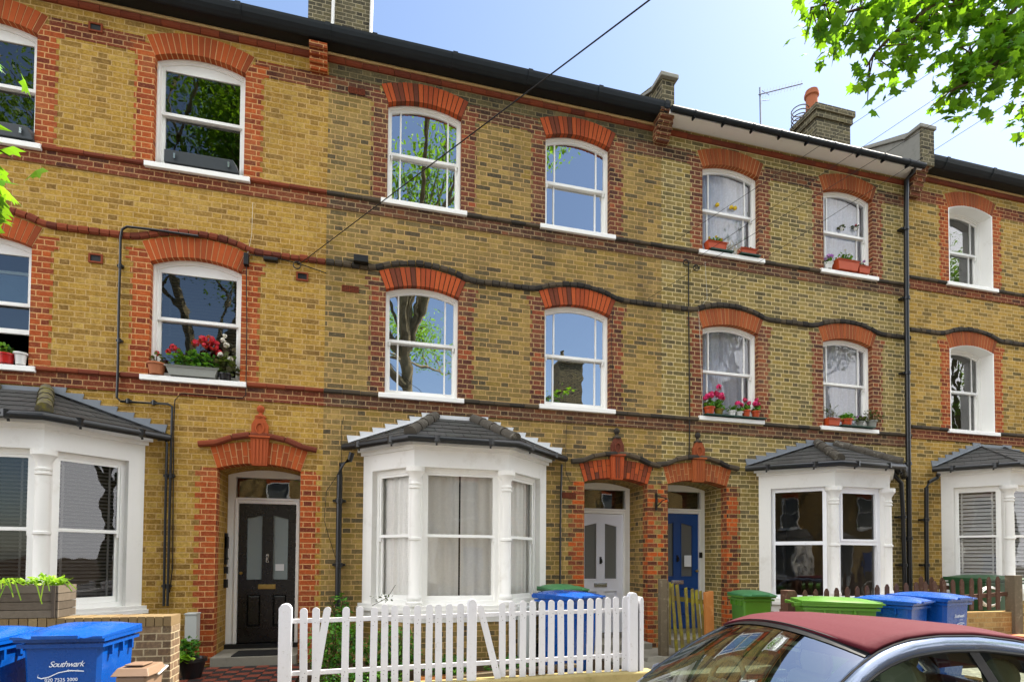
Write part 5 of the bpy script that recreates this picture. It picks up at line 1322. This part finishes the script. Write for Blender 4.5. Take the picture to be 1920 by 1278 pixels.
# planks and clutter
for i, (xa, ya, za, xb, yb, zb_, th, mt, lab) in enumerate(((.55, 6.55, .43, 2.3, 6.6, .47, .05, 'newwood', 'orange timber plank lying behind the white fence'), (.9, 6.48, .45, 2.5, 6.52, .53, .04, 'post', 'grey timber plank lying over the orange one'), (.6, 6.44, .42, 2.6, 6.47, .44, .03, 'whitepot', 'thin white pole lying along the fence foot'))):
    b = MB(); b.hexa([(xa, ya, za), (xb, yb, zb_), (xb, yb+.12, zb_), (xa, ya+.12, za), (xa, ya, za+th), (xb, yb, zb_+th), (xb, yb+.12, zb_+th), (xa, ya+.12, za+th)])
    tag(b.build('plank', mt), lab, 'plank')
b = MB(); x0_, x1_ = ax(978, 1200, 7.1), ax(1005, 1200, 7.1); b.box(x0_, x1_, 7.1, 7.3, .4, 1.2); b.box(x0_-.01, x1_+.01, 7.09, 7.31, 1.2, 1.23)
tag(b.build('utility_cupboard', 'meter', bevel=.006), 'pale grey cupboard between the bay and the blue bin', 'cupboard')
p = at(1062, 1112, 6.95)
wheelie((p.x, 6.9, .42), R(28), 'binblue', 'blue wheelie bin behind the white picket fence', h=1.06, w_=.6, d=.72, logo=False)
p = at(1055, 1100, 7.75)
wheelie((p.x, 7.78, .42), R(8), 'bindark', 'green wheelie bin between the blue bin and the lilac door', h=1.1, w_=.55, d=.6, lidmat='binlid', logo=False)

# broken mossy gate before the blue door
gt = thing('broken_gate', (4.7, 7.5, .42), 'mossy broken picket gate leaning before the blue door', 'gate'); GY = 7.5
for i, (px, pt, pb_, lx, w_, mt) in enumerate(((1256, 1092, 1198, .0, .042, 'mossy'), (1266, 1094, 1212, .07, .045, 'mossy'), (1277, 1096, 1208, .09, .05, 'mossy'), (1291, 1102, 1196, .04, .045, 'mossy'), (1303, 1104, 1190, .03, .045, 'mossy'), (1313, 1106, 1185, .06, .045, 'mossy'), (1321, 1108, 1180, .05, .04, 'mossy'))):
    a = at(px, pb_, GY-.02*i); c = at(px, pt, GY-.02*i); b = MB(); picket(b, a.x+lx*.5, GY-.012*i, a.z-.08, c.z+.01, w_=w_, th=.02, lean=-lx/(c.z-a.z), top='flat'); b.build('picket', mt, gt)
b = MB(); a, c = at(1250, 1118, GY+.03), at(1325, 1128, GY+.03); b.hexa([(a.x, GY+.03, a.z-.04), (c.x, GY+.03, c.z-.04), (c.x, GY+.06, c.z-.04), (a.x, GY+.06, a.z-.04), (a.x, GY+.03, a.z+.03), (c.x, GY+.03, c.z+.03), (c.x, GY+.06, c.z+.03), (a.x, GY+.06, a.z+.03)]); b.build('rail', 'mossy', gt)
b = MB(); a, c = at(1330, 1185, GY-.1), at(1330, 1107, GY-.1); b.prism([(a.x-.06, .42), (a.x+.07, .42), (c.x+.05, c.z), (c.x-.08, c.z-.02)], GY-.13, GY-.06)
b.box(a.x-.02, a.x+.01, GY-.135, GY-.1305, .6, c.z-.05); tag(b.build('gate_post', 'newwood', bevel=.004), 'fresh orange timber post at the right of the mossy gate', 'post')
b = MB(); c = at(1246, 1085, GY); b.box(c.x-.06, c.x+.05, GY, GY+.09, .42, c.z); b.box(c.x+.05, c.x+.07, GY-.01, GY+.08, .42, c.z-.03); tag(b.build('gate_post', 'post', bevel=.006), 'grey weathered timber post at the left of the mossy gate', 'post')
b = MB(); c = at(1218, 1200, 7.2); b.hexa([(c.x-.1, 7.1, .4), (c.x+.2, 7.05, .4), (c.x+.2, 7.3, .4), (c.x-.1, 7.3, .4), (c.x-.05, 7.15, .5), (c.x+.15, 7.1, .52), (c.x+.15, 7.25, .5), (c.x-.05, 7.25, .48)]); tag(b.build('rubble', 'concrete'), 'lump of broken stone on the path by the gate', 'stone')

# green bin in the olive house garden
p = at(1429, 1104, 7.05); wheelie((p.x, 7.3, .42), R(-12), 'bingreen', 'bright green wheelie bin standing before the olive house bay', h=1.02, w_=.5, d=.56, lidmat='binlid', logo=False)
# brown picket fence on a sandy dwarf wall
bf = thing('picket_fence', (7.4, 6.45, .4), 'brown pointed picket fence on a sandy dwarf wall', 'fence'); BY = 6.45
dw = MB(); dw.box(5.45, 9.55, 6.4, 6.55, .1, az(1800, 1148, 6.4)); dwo = tag(dw.build('dwarf_wall', 'sand'), 'sandy brick dwarf wall under the brown picket fence', 'wall')
for i in range(22):
    px = 1504+(1890-1504)*(i/21)**.93
    x = 5.6+(9.25-5.6)*i/21; zt_ = 1.455+.19*(x-5.6)/3.65
    b = MB(); picket(b, x, BY-.02, az(1800, 1148, 6.4)+.03, zt_, w_=.07, top='point', lean=random.uniform(-.02, .02)); b.build('picket', 'brownf', bf)
for z in (.28, .62):
    b = MB(); z0_ = 1.455-z; b.hexa([(5.4, BY, z0_-.03), (9.5, BY, z0_+.17), (9.5, BY+.04, z0_+.17), (5.4, BY+.04, z0_-.03), (5.4, BY, z0_+.03), (9.5, BY, z0_+.23), (9.5, BY+.04, z0_+.23), (5.4, BY+.04, z0_+.03)]); b.build('rail', 'brownf', bf)
for px, py, w_ in ((1482, 1106, .12), (1907, 1078, .16)):
    p = at(px, py, BY-.08); b = MB(); b.box(p.x-w_/2, p.x+w_/2, BY-.1, BY+.04, .2, p.z); b.build('post', 'post' if px > 1600 else 'brownf', bf, bevel=.006)
# side fence behind it
sf = thing('picket_fence', (10.0, 7.3, .45), 'dark brown side picket fence between the two right gardens', 'fence')
for i in range(9):
    p = at(1728+i*19.5, 1079+i*1.2, 7.5); b = MB(); picket(b, p.x, 7.5, .5, p.z, w_=.085, top='point'); b.build('picket', 'brownf', sf)
b = MB(); a, c = at(1720, 1098, 7.52), at(1890, 1104, 7.52); b.hexa([(a.x, 7.52, a.z-.04), (c.x, 7.52, c.z-.04), (c.x, 7.56, c.z-.04), (a.x, 7.56, a.z-.04), (a.x, 7.52, a.z+.03), (c.x, 7.52, c.z+.03), (c.x, 7.56, c.z+.03), (a.x, 7.56, a.z+.03)]); b.build('rail', 'brownf', sf)
p = at(1843, 1078, 7.2); wheelie((p.x+.1, 7.25, .47), R(3), 'bindark', 'dark green wheelie bin at the far right behind the brown fence', h=1.2, w_=1.0, d=.7, logo=False)
# coil of pale hose hung on the fence
b = MB(); p = at(1858, 1118, 6.6)
for k in range(3): b.tube([(p.x+(.2+.02*k)*math.cos(a*.42), 6.6+.01*k, p.z+(.13+.015*k)*math.sin(a*.42)) for a in range(16)], .008, 5)
tag(b.build('hose_coil', 'whitepot'), 'pale hose coiled behind the brown picket fence', 'hose')
b = MB(); c = at(1914, 1205, 6.2); b.lathe((c.x+.05, 6.2, .3), [(.1, 0), (.15, .42), (.17, .42), (.17, .48), (.14, .48)], 16); tag(b.build('terracotta_pot', 'terrapot', smooth=True), 'terracotta pot at the right edge beside the fence post', 'plant pot')

# bins on the pavement, right
def bin2(px, Y, rz, mat, lab, h, w_=.58, d=.72, **k):
    p = at(px, 1125, Y); wheelie((p.x, Y, ground(0, Y)), rz, mat, lab, h=h, w_=w_, d=d, **k)
bin2(1563, 5.85, R(62), 'bingreen', 'green wheelie bin behind the car, left of two blue bins', 1.13, w_=.62, d=.9, logo=False)
bin2(1672, 5.9, R(20), 'binblue', 'blue wheelie bin behind the car, between green and blue bins', 1.13, w_=.6, d=.74, logo=False)
bin2(1742, 5.95, R(12), 'binblue', 'blue wheelie bin behind the car, rightmost on the pavement', 1.16, w_=.62, d=.78)

# ------------------------------------------------------------ the car
car = thing('parked_car', (2.9, 3.1, 0), 'silver blue parked convertible with burgundy soft top and cream interior', 'car')
YC = 3.1
def lerp(tab, x):
    if x <= tab[0][0]: return tab[0][1]
    for (a, b_), (c, d_) in zip(tab, tab[1:]):
        if x <= c: 
            t_ = (x-a)/(c-a); return b_+(d_-b_)*t_
    return tab[-1][1]
hw = [(1.15, .45), (1.25, .62), (1.5, .74), (1.9, .8), (2.6, .82), (3.6, .82), (4.2, .8), (4.55, .72), (4.72, .6), (4.78, .45)]
ztab = [(1.15, .55), (1.25, .72), (1.5, .82), (1.9, .9), (2.1, .93), (2.6, .94), (4.2, .97), (4.6, .95), (4.72, .8), (4.78, .6)]
b = MB(); st = [1.15, 1.18, 1.25, 1.35, 1.5, 1.7, 1.9, 2.1, 2.4, 2.7, 3.0, 3.3, 3.6, 3.9, 4.2, 4.4, 4.55, 4.65, 4.72, 4.78]; vs = []; n = 18
for x in st:
    w_ = lerp(hw, x); zt_ = lerp(ztab, x); 
    half = [(0, zt_+.02), (.4*w_, zt_+.015), (.75*w_, zt_), (.93*w_, zt_-.03), (1.0*w_, zt_-.14), (1.01*w_, .55), (1.0*w_, .38), (.94*w_, .22), (.6*w_, .19), (0, .19)]
    pr_ = [(-a, c) for a, c in half]+[(a, c) for a, c in half[::-1][1:-1]]
    n = len(pr_); vs += [(x, YC+a, c) for a, c in pr_]
b.add(vs, [(i*n+j, i*n+(j+1) % n, (i+1)*n+(j+1) % n, (i+1)*n+j) for i in range(len(st)-1) for j in range(n)]+[tuple(range(n-1, -1, -1)), tuple(range((len(st)-1)*n, len(st)*n))])
b.build('body', 'carpaint', car, smooth=True)
for x in (1.72, 4.05):
    for s_ in (-1, 1):
        y = YC+s_*.74; wb = MB()
        wb.tube([(x, y-.1, .3), (x, y+.1, .3)], .3, 26); wo = wb.build('wheel', 'rubber', car, smooth=True)
        wb = MB(); yy = y+s_*.105; wb.tube([(x, yy-.01, .3), (x, yy+.01, .3)], .19, 22)
        for k in range(5):
            a = k*1.2566; wb.tube([(x, yy+s_*.012, .3), (x+.17*math.cos(a), yy+s_*.012, .3+.17*math.sin(a))], .02, 6)
        wb.build('rim', 'alu', wo)
        ab = MB(); ab.tube([(x+.36*math.cos(q*.262), YC+s_*.822, .3+.36*math.sin(q*.262)) for q in range(13)], .03, 6); ab.build('wheel_arch', 'carpaint', car, smooth=True)
for s_ in (-1, 1):
    b = MB(); b.lathe((1.3, YC+s_*.52, .6), [(.0, 0), (.06, .01), (.09, .06), (.09, .12), (.06, .17), (.0, .18)], 14); b.build('headlight', 'headl', car, smooth=True)
    b = MB(); b.box(4.66, 4.74, YC+s_*.6-.06, YC+s_*.6+.06, .66, .86); b.build('tail_light', 'tail', car, bevel=.02)
    zz_ = 1.0 if s_ < 0 else .9; b = MB(); b.lathe((2.25, YC+s_*.93, zz_), [(.02, 0), (.07, .02), (.09, .07), (.07, .12), (.02, .14)], 12, sx=.8, sy=1.1); b.tube([(2.3, YC+s_*.8, zz_-.05), (2.27, YC+s_*.9, zz_+.04)], .02, 6); b.build('wing_mirror', 'carpaint', car, smooth=True)
# greenhouse: side rail curve (x, z, half width)
RAIL = [(1.93, .93, .75), (2.1, 1.05, .735), (2.3, 1.18, .71), (2.48, 1.285, .68), (2.62, 1.348, .655), (2.72, 1.385, .65), (2.86, 1.418, .648), (3.07, 1.435, .645), (3.37, 1.428, .64), (3.68, 1.39, .64), (3.95, 1.335, .64), (4.25, 1.23, .64), (4.5, 1.1, .64), (4.66, .95, .64)]
def rail(x): return lerp([(a, z) for a, z, w_ in RAIL], x), lerp([(a, w_) for a, z, w_ in RAIL], x)
for s_ in (-1, 1):
    b = MB(); vs = []
    N_ = 40
    for i in range(N_+1):
        x = 1.93+(4.66-1.93)*i/N_; z, w_ = rail(x); t_ = .1 if x < 2.6 else .05
        # section: inner-top, outer-top rounded, outer-low, inner-low
        e = .085; bw = .10 if x < 2.62 else .04
        sec = [(w_-bw, z-.003), (w_-.01, z+.004), (w_+.03, z-.012), (w_+.05, z-.045), (w_+.048, z-.07), (w_+.02, z-.075), (w_-bw, z-.03)]
        vs += [(x, YC+s_*a, c) for a, c in sec]
    n = 7; b.add(vs, [(i*n+j, i*n+(j+1) % n, (i+1)*n+(j+1) % n, (i+1)*n+j)[::s_] for i in range(N_) for j in range(n)]+[tuple(range(n)), tuple(range(N_*n, N_*n+n))])
    b.build('roof_rail', 'carpaint', car, smooth=True)
    b = MB(); b.tube([(x, YC+s_*(rail(x)[1]-.002), rail(x)[0]+.004) for x in [2.0+i*.11 for i in range(24)]], .006, 5); b.build('roof_seal', 'seal', car)
    # side glass and seals
    xs = [2.02+i*(4.5-2.02)/30 for i in range(31)]; gl = MB(); vs = []
    for x in xs:
        z, w_ = rail(x); vs += [(x, YC+s_*(w_+.035), z-.07), (x, YC+s_*.79, .93)]
    gl.add(vs, [(2*i, 2*i+1, 2*i+3, 2*i+2) for i in range(30)]); gl.build('side_glass', 'glassc', car, smooth=True)
    sb = MB(); sb.tube([(x, YC+s_*(rail(x)[1]+.044), rail(x)[0]-.072) for x in xs], .011, 6)
    zt_, w_ = rail(3.25); zt_ -= .07
    sb.hexa([(3.46, YC+s_*.79, .93), (3.53, YC+s_*.79, .93), (3.53, YC+s_*.8, .93), (3.46, YC+s_*.8, .93), (3.24, YC+s_*(w_+.035), zt_), (3.31, YC+s_*(w_+.035), zt_), (3.31, YC+s_*(w_+.045), zt_), (3.24, YC+s_*(w_+.045), zt_)])
    sb.build('window_seal', 'seal', car)
# soft top
zc = [(2.52, 1.42), (2.62, 1.437), (2.86, 1.455), (3.16, 1.46), (3.61, 1.435), (4.09, 1.385), (4.44, 1.29), (4.62, 1.15), (4.7, .98)]
b = MB(); vs = []; NX, NY = 44, 16
for i in range(NX+1):
    x = 2.62+(4.66-2.62)*i/NX; z, w_ = rail(x); zz = max(z+.01, lerp(zc, x-.0))
    for j in range(NY+1):
        v = -1+2*j/NY; k = 1-abs(v)**1.9; xx = x-.1*(1-v*v)*(1-i/NX)
        vs.append((xx, YC+v*(w_-.012), z+.005+(zz-z)*k))
W_ = NY+1; b.add(vs, [(i*W_+j, i*W_+j+1, (i+1)*W_+j+1, (i+1)*W_+j) for i in range(NX) for j in range(NY)])
o = b.build('soft_top', 'softtop', car, smooth=True); md = o.modifiers.new('s', 'SOLIDIFY'); md.thickness = .02
# windscreen
def wsp(u, v):   # v 0 bottom..1 top , u -1..1
    x = 1.96+(2.62-1.96)*v-.12*(1-u*u)*(1-.2*v); zr_, w_ = rail(1.96+(2.62-1.96)*v); k = 1-u*u
    ztop = zr_+(.09*v+.01)*k; return (x, YC+u*(w_-.02), ztop+.004)
b = MB(); vs = [wsp(-1+2*i/16, j/8) for j in range(9) for i in range(17)]
b.add(vs, [(j*17+i, j*17+i+1, (j+1)*17+i+1, (j+1)*17+i) for j in range(8) for i in range(16)]); b.build('windscreen', 'glassc', car, smooth=True)
b = MB(); vs = [wsp(-1+2*i/16, 1-.055*(1-j)) for j in range(2) for i in range(17)]; vs = [(x-.004, y, z+.005) for x, y, z in vs]
b.add(vs, [(i, i+1, 17+i+1, 17+i) for i in range(16)]); b.tube([(x+.004, y, z+.008) for x, y, z in [wsp(-1+2*i/16, 1) for i in range(17)]], .01, 6); b.build('header_seal', 'seal', car)
# interior
b = MB(); b.box(1.95, 2.35, YC-.68, YC+.68, .7, .93); b.tube([(2.2, YC-.68, .9), (2.2, YC+.68, .9)], .09, 10); b.box(2.3, 4.6, YC-.68, YC+.68, .3, .34); b.build('dashboard', 'dash', car, bevel=.02)
for s_ in (-1, 1):
    for x in (2.95, 3.75):
        y = YC+s_*.34; sb = MB(); sb.hexa([(x-.42, y-.24, .42), (x+.1, y-.24, .42), (x+.1, y+.24, .42), (x-.42, y+.24, .42), (x-.45, y-.25, .6), (x+.1, y-.25, .58), (x+.1, y+.25, .58), (x-.45, y+.25, .6)])
        sb.hexa([(x+.02, y-.25, .55), (x+.15, y-.25, .55), (x+.15, y+.25, .55), (x+.02, y+.25, .55), (x+.14, y-.19, 1.05), (x+.24, y-.19, 1.05), (x+.24, y+.19, 1.05), (x+.14, y+.19, 1.05)])
        so_ = sb.build('seat', 'ivory', car, bevel=.04)
        hb = MB(); hb.tube([(x+.19, y, 1.12), (x+.26, y, 1.12)], .135 if x < 3.5 else .11, 20); hb.build('headrest', 'ivory', so_, bevel=.03)
b = MB(); cx, cy, cz = 2.42, YC+.34, 1.0
b.tube([(cx+.06*math.sin(a*.2618), cy+.18*math.cos(a*.2618), cz+.17*math.sin(a*.2618)) for a in range(25)], .018, 8)
for a in (0, 3.14, 4.71): b.tube([(cx, cy, cz), (cx+.06*math.sin(a), cy+.17*math.cos(a), cz+.16*math.sin(a))], .016, 6)
b.tube([(cx-.2, cy, cz-.08), (cx, cy, cz)], .04, 10); b.build('steering_wheel', 'ivory', car, smooth=True)
b = MB(); b.box(2.62, 2.64, YC-.12, YC+.12, 1.28, 1.345); b.tube([(2.6, YC, 1.4), (2.63, YC, 1.33)], .01, 6); b.build('rear_view_mirror', 'ivory', car, bevel=.015)
for s_ in (-1, 1):
    b = MB(); b.box(2.66, 2.82, YC+s_*.34-.19, YC+s_*.34+.19, 1.365, 1.38); b.build('sun_visor', 'ivory', car, bevel=.006)
b = MB(); vs = [(x, y, z-.03) for x, y, z in [(v[0]+.0, v[1], v[2]) for v in [(2.6+(4.5-2.6)*i/10, YC+(-1+2*j/6)*.6, min(rail(2.6+(4.5-2.6)*i/10)[0], 1.42)) for i in range(11) for j in range(7)]]]
b.add(vs, [(i*7+j, i*7+j+1, (i+1)*7+j+1, (i+1)*7+j) for i in range(10) for j in range(6)]); b.build('headlining', 'dash', car, smooth=True)
for s_ in (-1, 1):
    b = MB(); b.tube([(x, YC+s_*.76, z) for x, z in ((2.5, .62), (3.5, .62))], .02, 6); b.tube([(2.15, YC+s_*.828, .75), (4.2, YC+s_*.835, .78)], .006, 5); b.box(3.2, 3.34, YC+s_*.835-.012, YC+s_*.835+.012, .8, .83); b.build('door_trim', 'chrome', car)

# ------------------------------------------------------------ aerial and overhead cables
p = at(1428, 222, 11.2); q = at(1425, 172, 11.2)
t = thing('tv_aerial', (p.x, 11.2, 9.9), 'thin rooftop television aerial pointing right above the white eaves', 'aerial')
b = MB(); b.tube([(p.x, 11.2, 10.6), (q.x, 11.2, q.z+.1)], .02, 6); b.build('mast', 'alu', t)
a0, a1 = at(1422, 178, 11.2), at(1505, 157, 10.6); b = MB(); b.tube([a0, a1], .012, 6)
for k in range(13):
    c = a0+(a1-a0)*(.12+.07*k); b.tube([c+Vector((-.03, -.0, -.1)), c+Vector((.03, 0, .1))], .005, 4)
for zz in (-.12, .12): b.tube([a0+Vector((.1, 0, zz)), a0+Vector((.3, 0, zz*.5))], .008, 4)
b.build('boom', 'alu', t)
GC = 'overhead cables'
for (x0_, y0_), (x1_, y1_), Ye, rr_, lab in (((560, 496), (1218, 0), 3.2, .007, 'black overhead cable running from the yellow house up to the top of the photo'),
    ((1262, 455), (1780, 113), 5.4, .004, 'thin overhead wire crossing the olive house, highest of the four'),
    ((1290, 495), (1810, 147), 5.3, .004, 'thin overhead wire crossing the olive house, second from the top'),
    ((1213, 561), (1790, 208), 5.2, .004, 'thin overhead wire crossing the olive house, third from the top'),
    ((1300, 570), (1900, 187), 5.0, .004, 'thin overhead wire crossing the olive house, lowest of the four')):
    a, c = at(x0_, y0_, 8.25), at(x1_, y1_, Ye); b = MB()
    e = a+(c-a)*1.9; pts_ = [a+(e-a)*(i/14) for i in range(15)]
    b.tube(pts_, rr_*.8, 5); tag(b.build('overhead_cable', 'cable'), lab, 'cable', GC)

# ------------------------------------------------------------ foreground branches
def bough(label, paths, Ys, nleaf, size, seed, kind='maple', mat='leaf', spread=.22, ext=()):
    rnd = random.Random(seed); root = at(*paths[0][0], Ys); t = thing('tree_branch', root, label, 'tree branch')
    b = MB(); lb = MB()
    for path in paths:
        P_ = [at(q[0], q[1], q[2] if len(q) > 2 else Ys) for q in path]; n = len(P_)
        b.tube(P_, [.02*(1-.75*i/(n-1)) for i in range(n)], 6)
        tot = sum((P_[i+1]-P_[i]).length for i in range(n-1)); cnt = int(tot*nleaf)
        for _ in range(cnt):
            i = rnd.randrange(n-1); c = P_[i]+(P_[i+1]-P_[i])*rnd.random()
            off_ = Vector((rnd.gauss(0, spread), rnd.gauss(0, spread), rnd.gauss(-.06, spread*.8)))
            if rnd.random() < .25: b.tube([c, c+off_*.5, c+off_], [.005, .004, .002], 4)
            for _k in range(rnd.choice((1, 2, 3))):
                put_leaf(lb, c+off_+Vector((rnd.gauss(0, .05), rnd.gauss(0, .05), rnd.gauss(0, .05))), size*rnd.uniform(.7, 1.2), kind, 0, rnd=rnd, droop=.5)
    b.build('twigs', 'twig', t); lb.build('leaves', mat, t); return t
bough('leafy maple branch hanging into the top right of the sky',
      [[(2100, -160), (1960, -90), (1830, -40), (1700, -20), (1590, 0), (1520, 15)], [(1830, -40), (1740, 20), (1680, 60), (1640, 100), (1625, 125)], [(1960, -90), (1900, 20), (1850, 70), (1800, 90)],
       [(2000, -60), (1950, 30), (1900, 85), (1850, 120), (1800, 140)], [(1740, 20), (1720, 60), (1700, 95), (1690, 110)], [(1900, 90), (1840, 140), (1780, 172)], [(2000, 40), (1930, 90), (1880, 60), (1830, 20), (1760, -10)], [(2050, 120), (1970, 160), (1915, 200)], [(1700, -20), (1640, 10), (1580, 25)], [(1990, -120), (1900, -60), (1800, 0), (1730, 40)]],
      2.75, 64, .08, 5, spread=.075)
bough('bright leaves hanging in at the left edge of the photo', [[(-160, 0), (-80, 40), (-30, 85), (0, 105)], [(-160, 20), (-100, 180), (-50, 255), (-12, 275)], [(-100, 180), (-60, 300), (-35, 350), (-15, 362)]], 2.6, 24, .1, 9, spread=.03)

# ------------------------------------------------------------ across the street (seen in the glass)
def opp_house(x0, x1, label):
    y = -8.6; root = thing('terrace_house', (x0, y, 0), label, 'house', 'brick terraced houses along the street')
    b = MB(); b.box(x0, x1, y-8, y, 0, 8.3); b.build('wall', 'opp', root)
    for wx in (x0+1.3, x1-1.4):
        for wz in (3.6, 6.2):
            f = MB(); f.ring([(wx-.5, wz), (wx+.5, wz), (wx+.5, wz+1.6), (wx-.5, wz+1.6)], [(wx-.44, wz+.06), (wx+.44, wz+.06), (wx+.44, wz+1.54), (wx-.44, wz+1.54)], y, y+.05)
            f.box(wx-.44, wx+.44, y, y+.03, wz+.78, wz+.83); f.box(wx-.6, wx+.6, y, y+.08, wz-.1, wz); fo = f.build('window', 'white', root)
            q = MB(); q.box(wx-.44, wx+.44, y+.002, y+.012, wz+.06, wz+1.54); q.build('pane', 'frostg', fo)
            q = MB(); q.prism([(wx-.5, wz+1.6), (wx+.5, wz+1.6), (wx+.58, wz+1.85), (wx-.58, wz+1.85)], y, y+.02); q.build('lintel', 'vou1', root)
    f = MB(); c = x0+1.6; f.hexa([(c-1.1, y, .3), (c+1.1, y, .3), (c+.7, y+.8, .3), (c-.7, y+.8, .3), (c-1.1, y, 3), (c+1.1, y, 3), (c+.7, y+.8, 3), (c-.7, y+.8, 3)]); f.hexa([(c-1.2, y, 3), (c+1.2, y, 3), (c+.8, y+.95, 3), (c-.8, y+.95, 3), (c-.7, y, 3.5), (c+.7, y, 3.5), (c+.6, y+.1, 3.45), (c-.6, y+.1, 3.45)], 1); f.build('bay_window', ['whitem', 'slate'], root)
    f = MB()
    for q in (-.33, .33): f.box(c+q-.28, c+q+.28, y+.801, y+.81, 1.1, 2.8)
    f.build('pane', 'frostg', root)
    f = MB(); f.box(x1-1.5, x1-.6, y, y+.04, .2, 2.3); f.build('front_door', 'blue_door', root)
    f = MB(); f.hexa([(x0, y+.3, 8.25), (x1, y+.3, 8.25), (x1, y-4, 10.3), (x0, y-4, 10.3), (x0, y+.3, 8.35), (x1, y+.3, 8.35), (x1, y-4, 10.45), (x0, y-4, 10.45)]); f.hexa([(x0, y-4, 10.3), (x1, y-4, 10.3), (x1, y-8.2, 8.3), (x0, y-8.2, 8.3), (x0, y-4, 10.45), (x1, y-4, 10.45), (x1, y-8.2, 8.4), (x0, y-8.2, 8.4)])
    rf = f.build('roof', 'rooft', root); f = MB(); f.box(x1-1.1, x1+.2, y-3.2, y-2.2, 9, 12.2); f.box(x1-1.15, x1+.25, y-3.25, y-2.15, 12.2, 12.4); f.lathe((x1-.8, y-2.7, 12.4), [(.13, 0), (.12, .5), (.15, .55)], 10); f.build('chimney', 'chim', rf)
    f = MB(); f.box(x0, x1-1.7, -5.6, -5.4, 0, .9); tag(f.build('garden_wall', 'gwall'), 'low brick garden wall, front of '+label, 'wall', 'garden walls across the street')
for i, nm in enumerate(('first', 'second', 'third', 'fourth', 'fifth', 'sixth', 'seventh')):
    opp_house(-10.5+i*5.3, -10.5+(i+1)*5.3, nm+' terraced house from the left on the far side behind the camera')
tree((1.6, -3.7, 0), 9.2, 'tall plane tree reflected in the left first floor window of the brown house', 3, 1.25, 60, crown_r=1.3, limb=3.5, r=.24, depth=3, mat='leaf', angs=(100, 160, 220, 280), lean=(-.3, 0), extra=(-.2, 3.6, -5.2, -2.4, 13.6, 18, 26))
tree((-6.0, -3.7, 0), 7.2, 'leafy plane tree reflected in the yellow house windows', 11, 1.35, 80, crown_r=1.4, r=.26, limb=3.4, depth=3)
tree((16.5, -3.7, 0), 6.5, 'leafy plane tree reflected in the olive house windows', 21, 1.0, 50, crown_r=1.1, r=.26)
tree((28, -3.7, 0), 6.8, 'leafy plane tree reflected in the windows at the right edge', 31, 1.3, 70, crown_r=1.4, r=.26, mat='leaf', extra=(24, 33, -6, -2.2, 8.5, 18, 46))
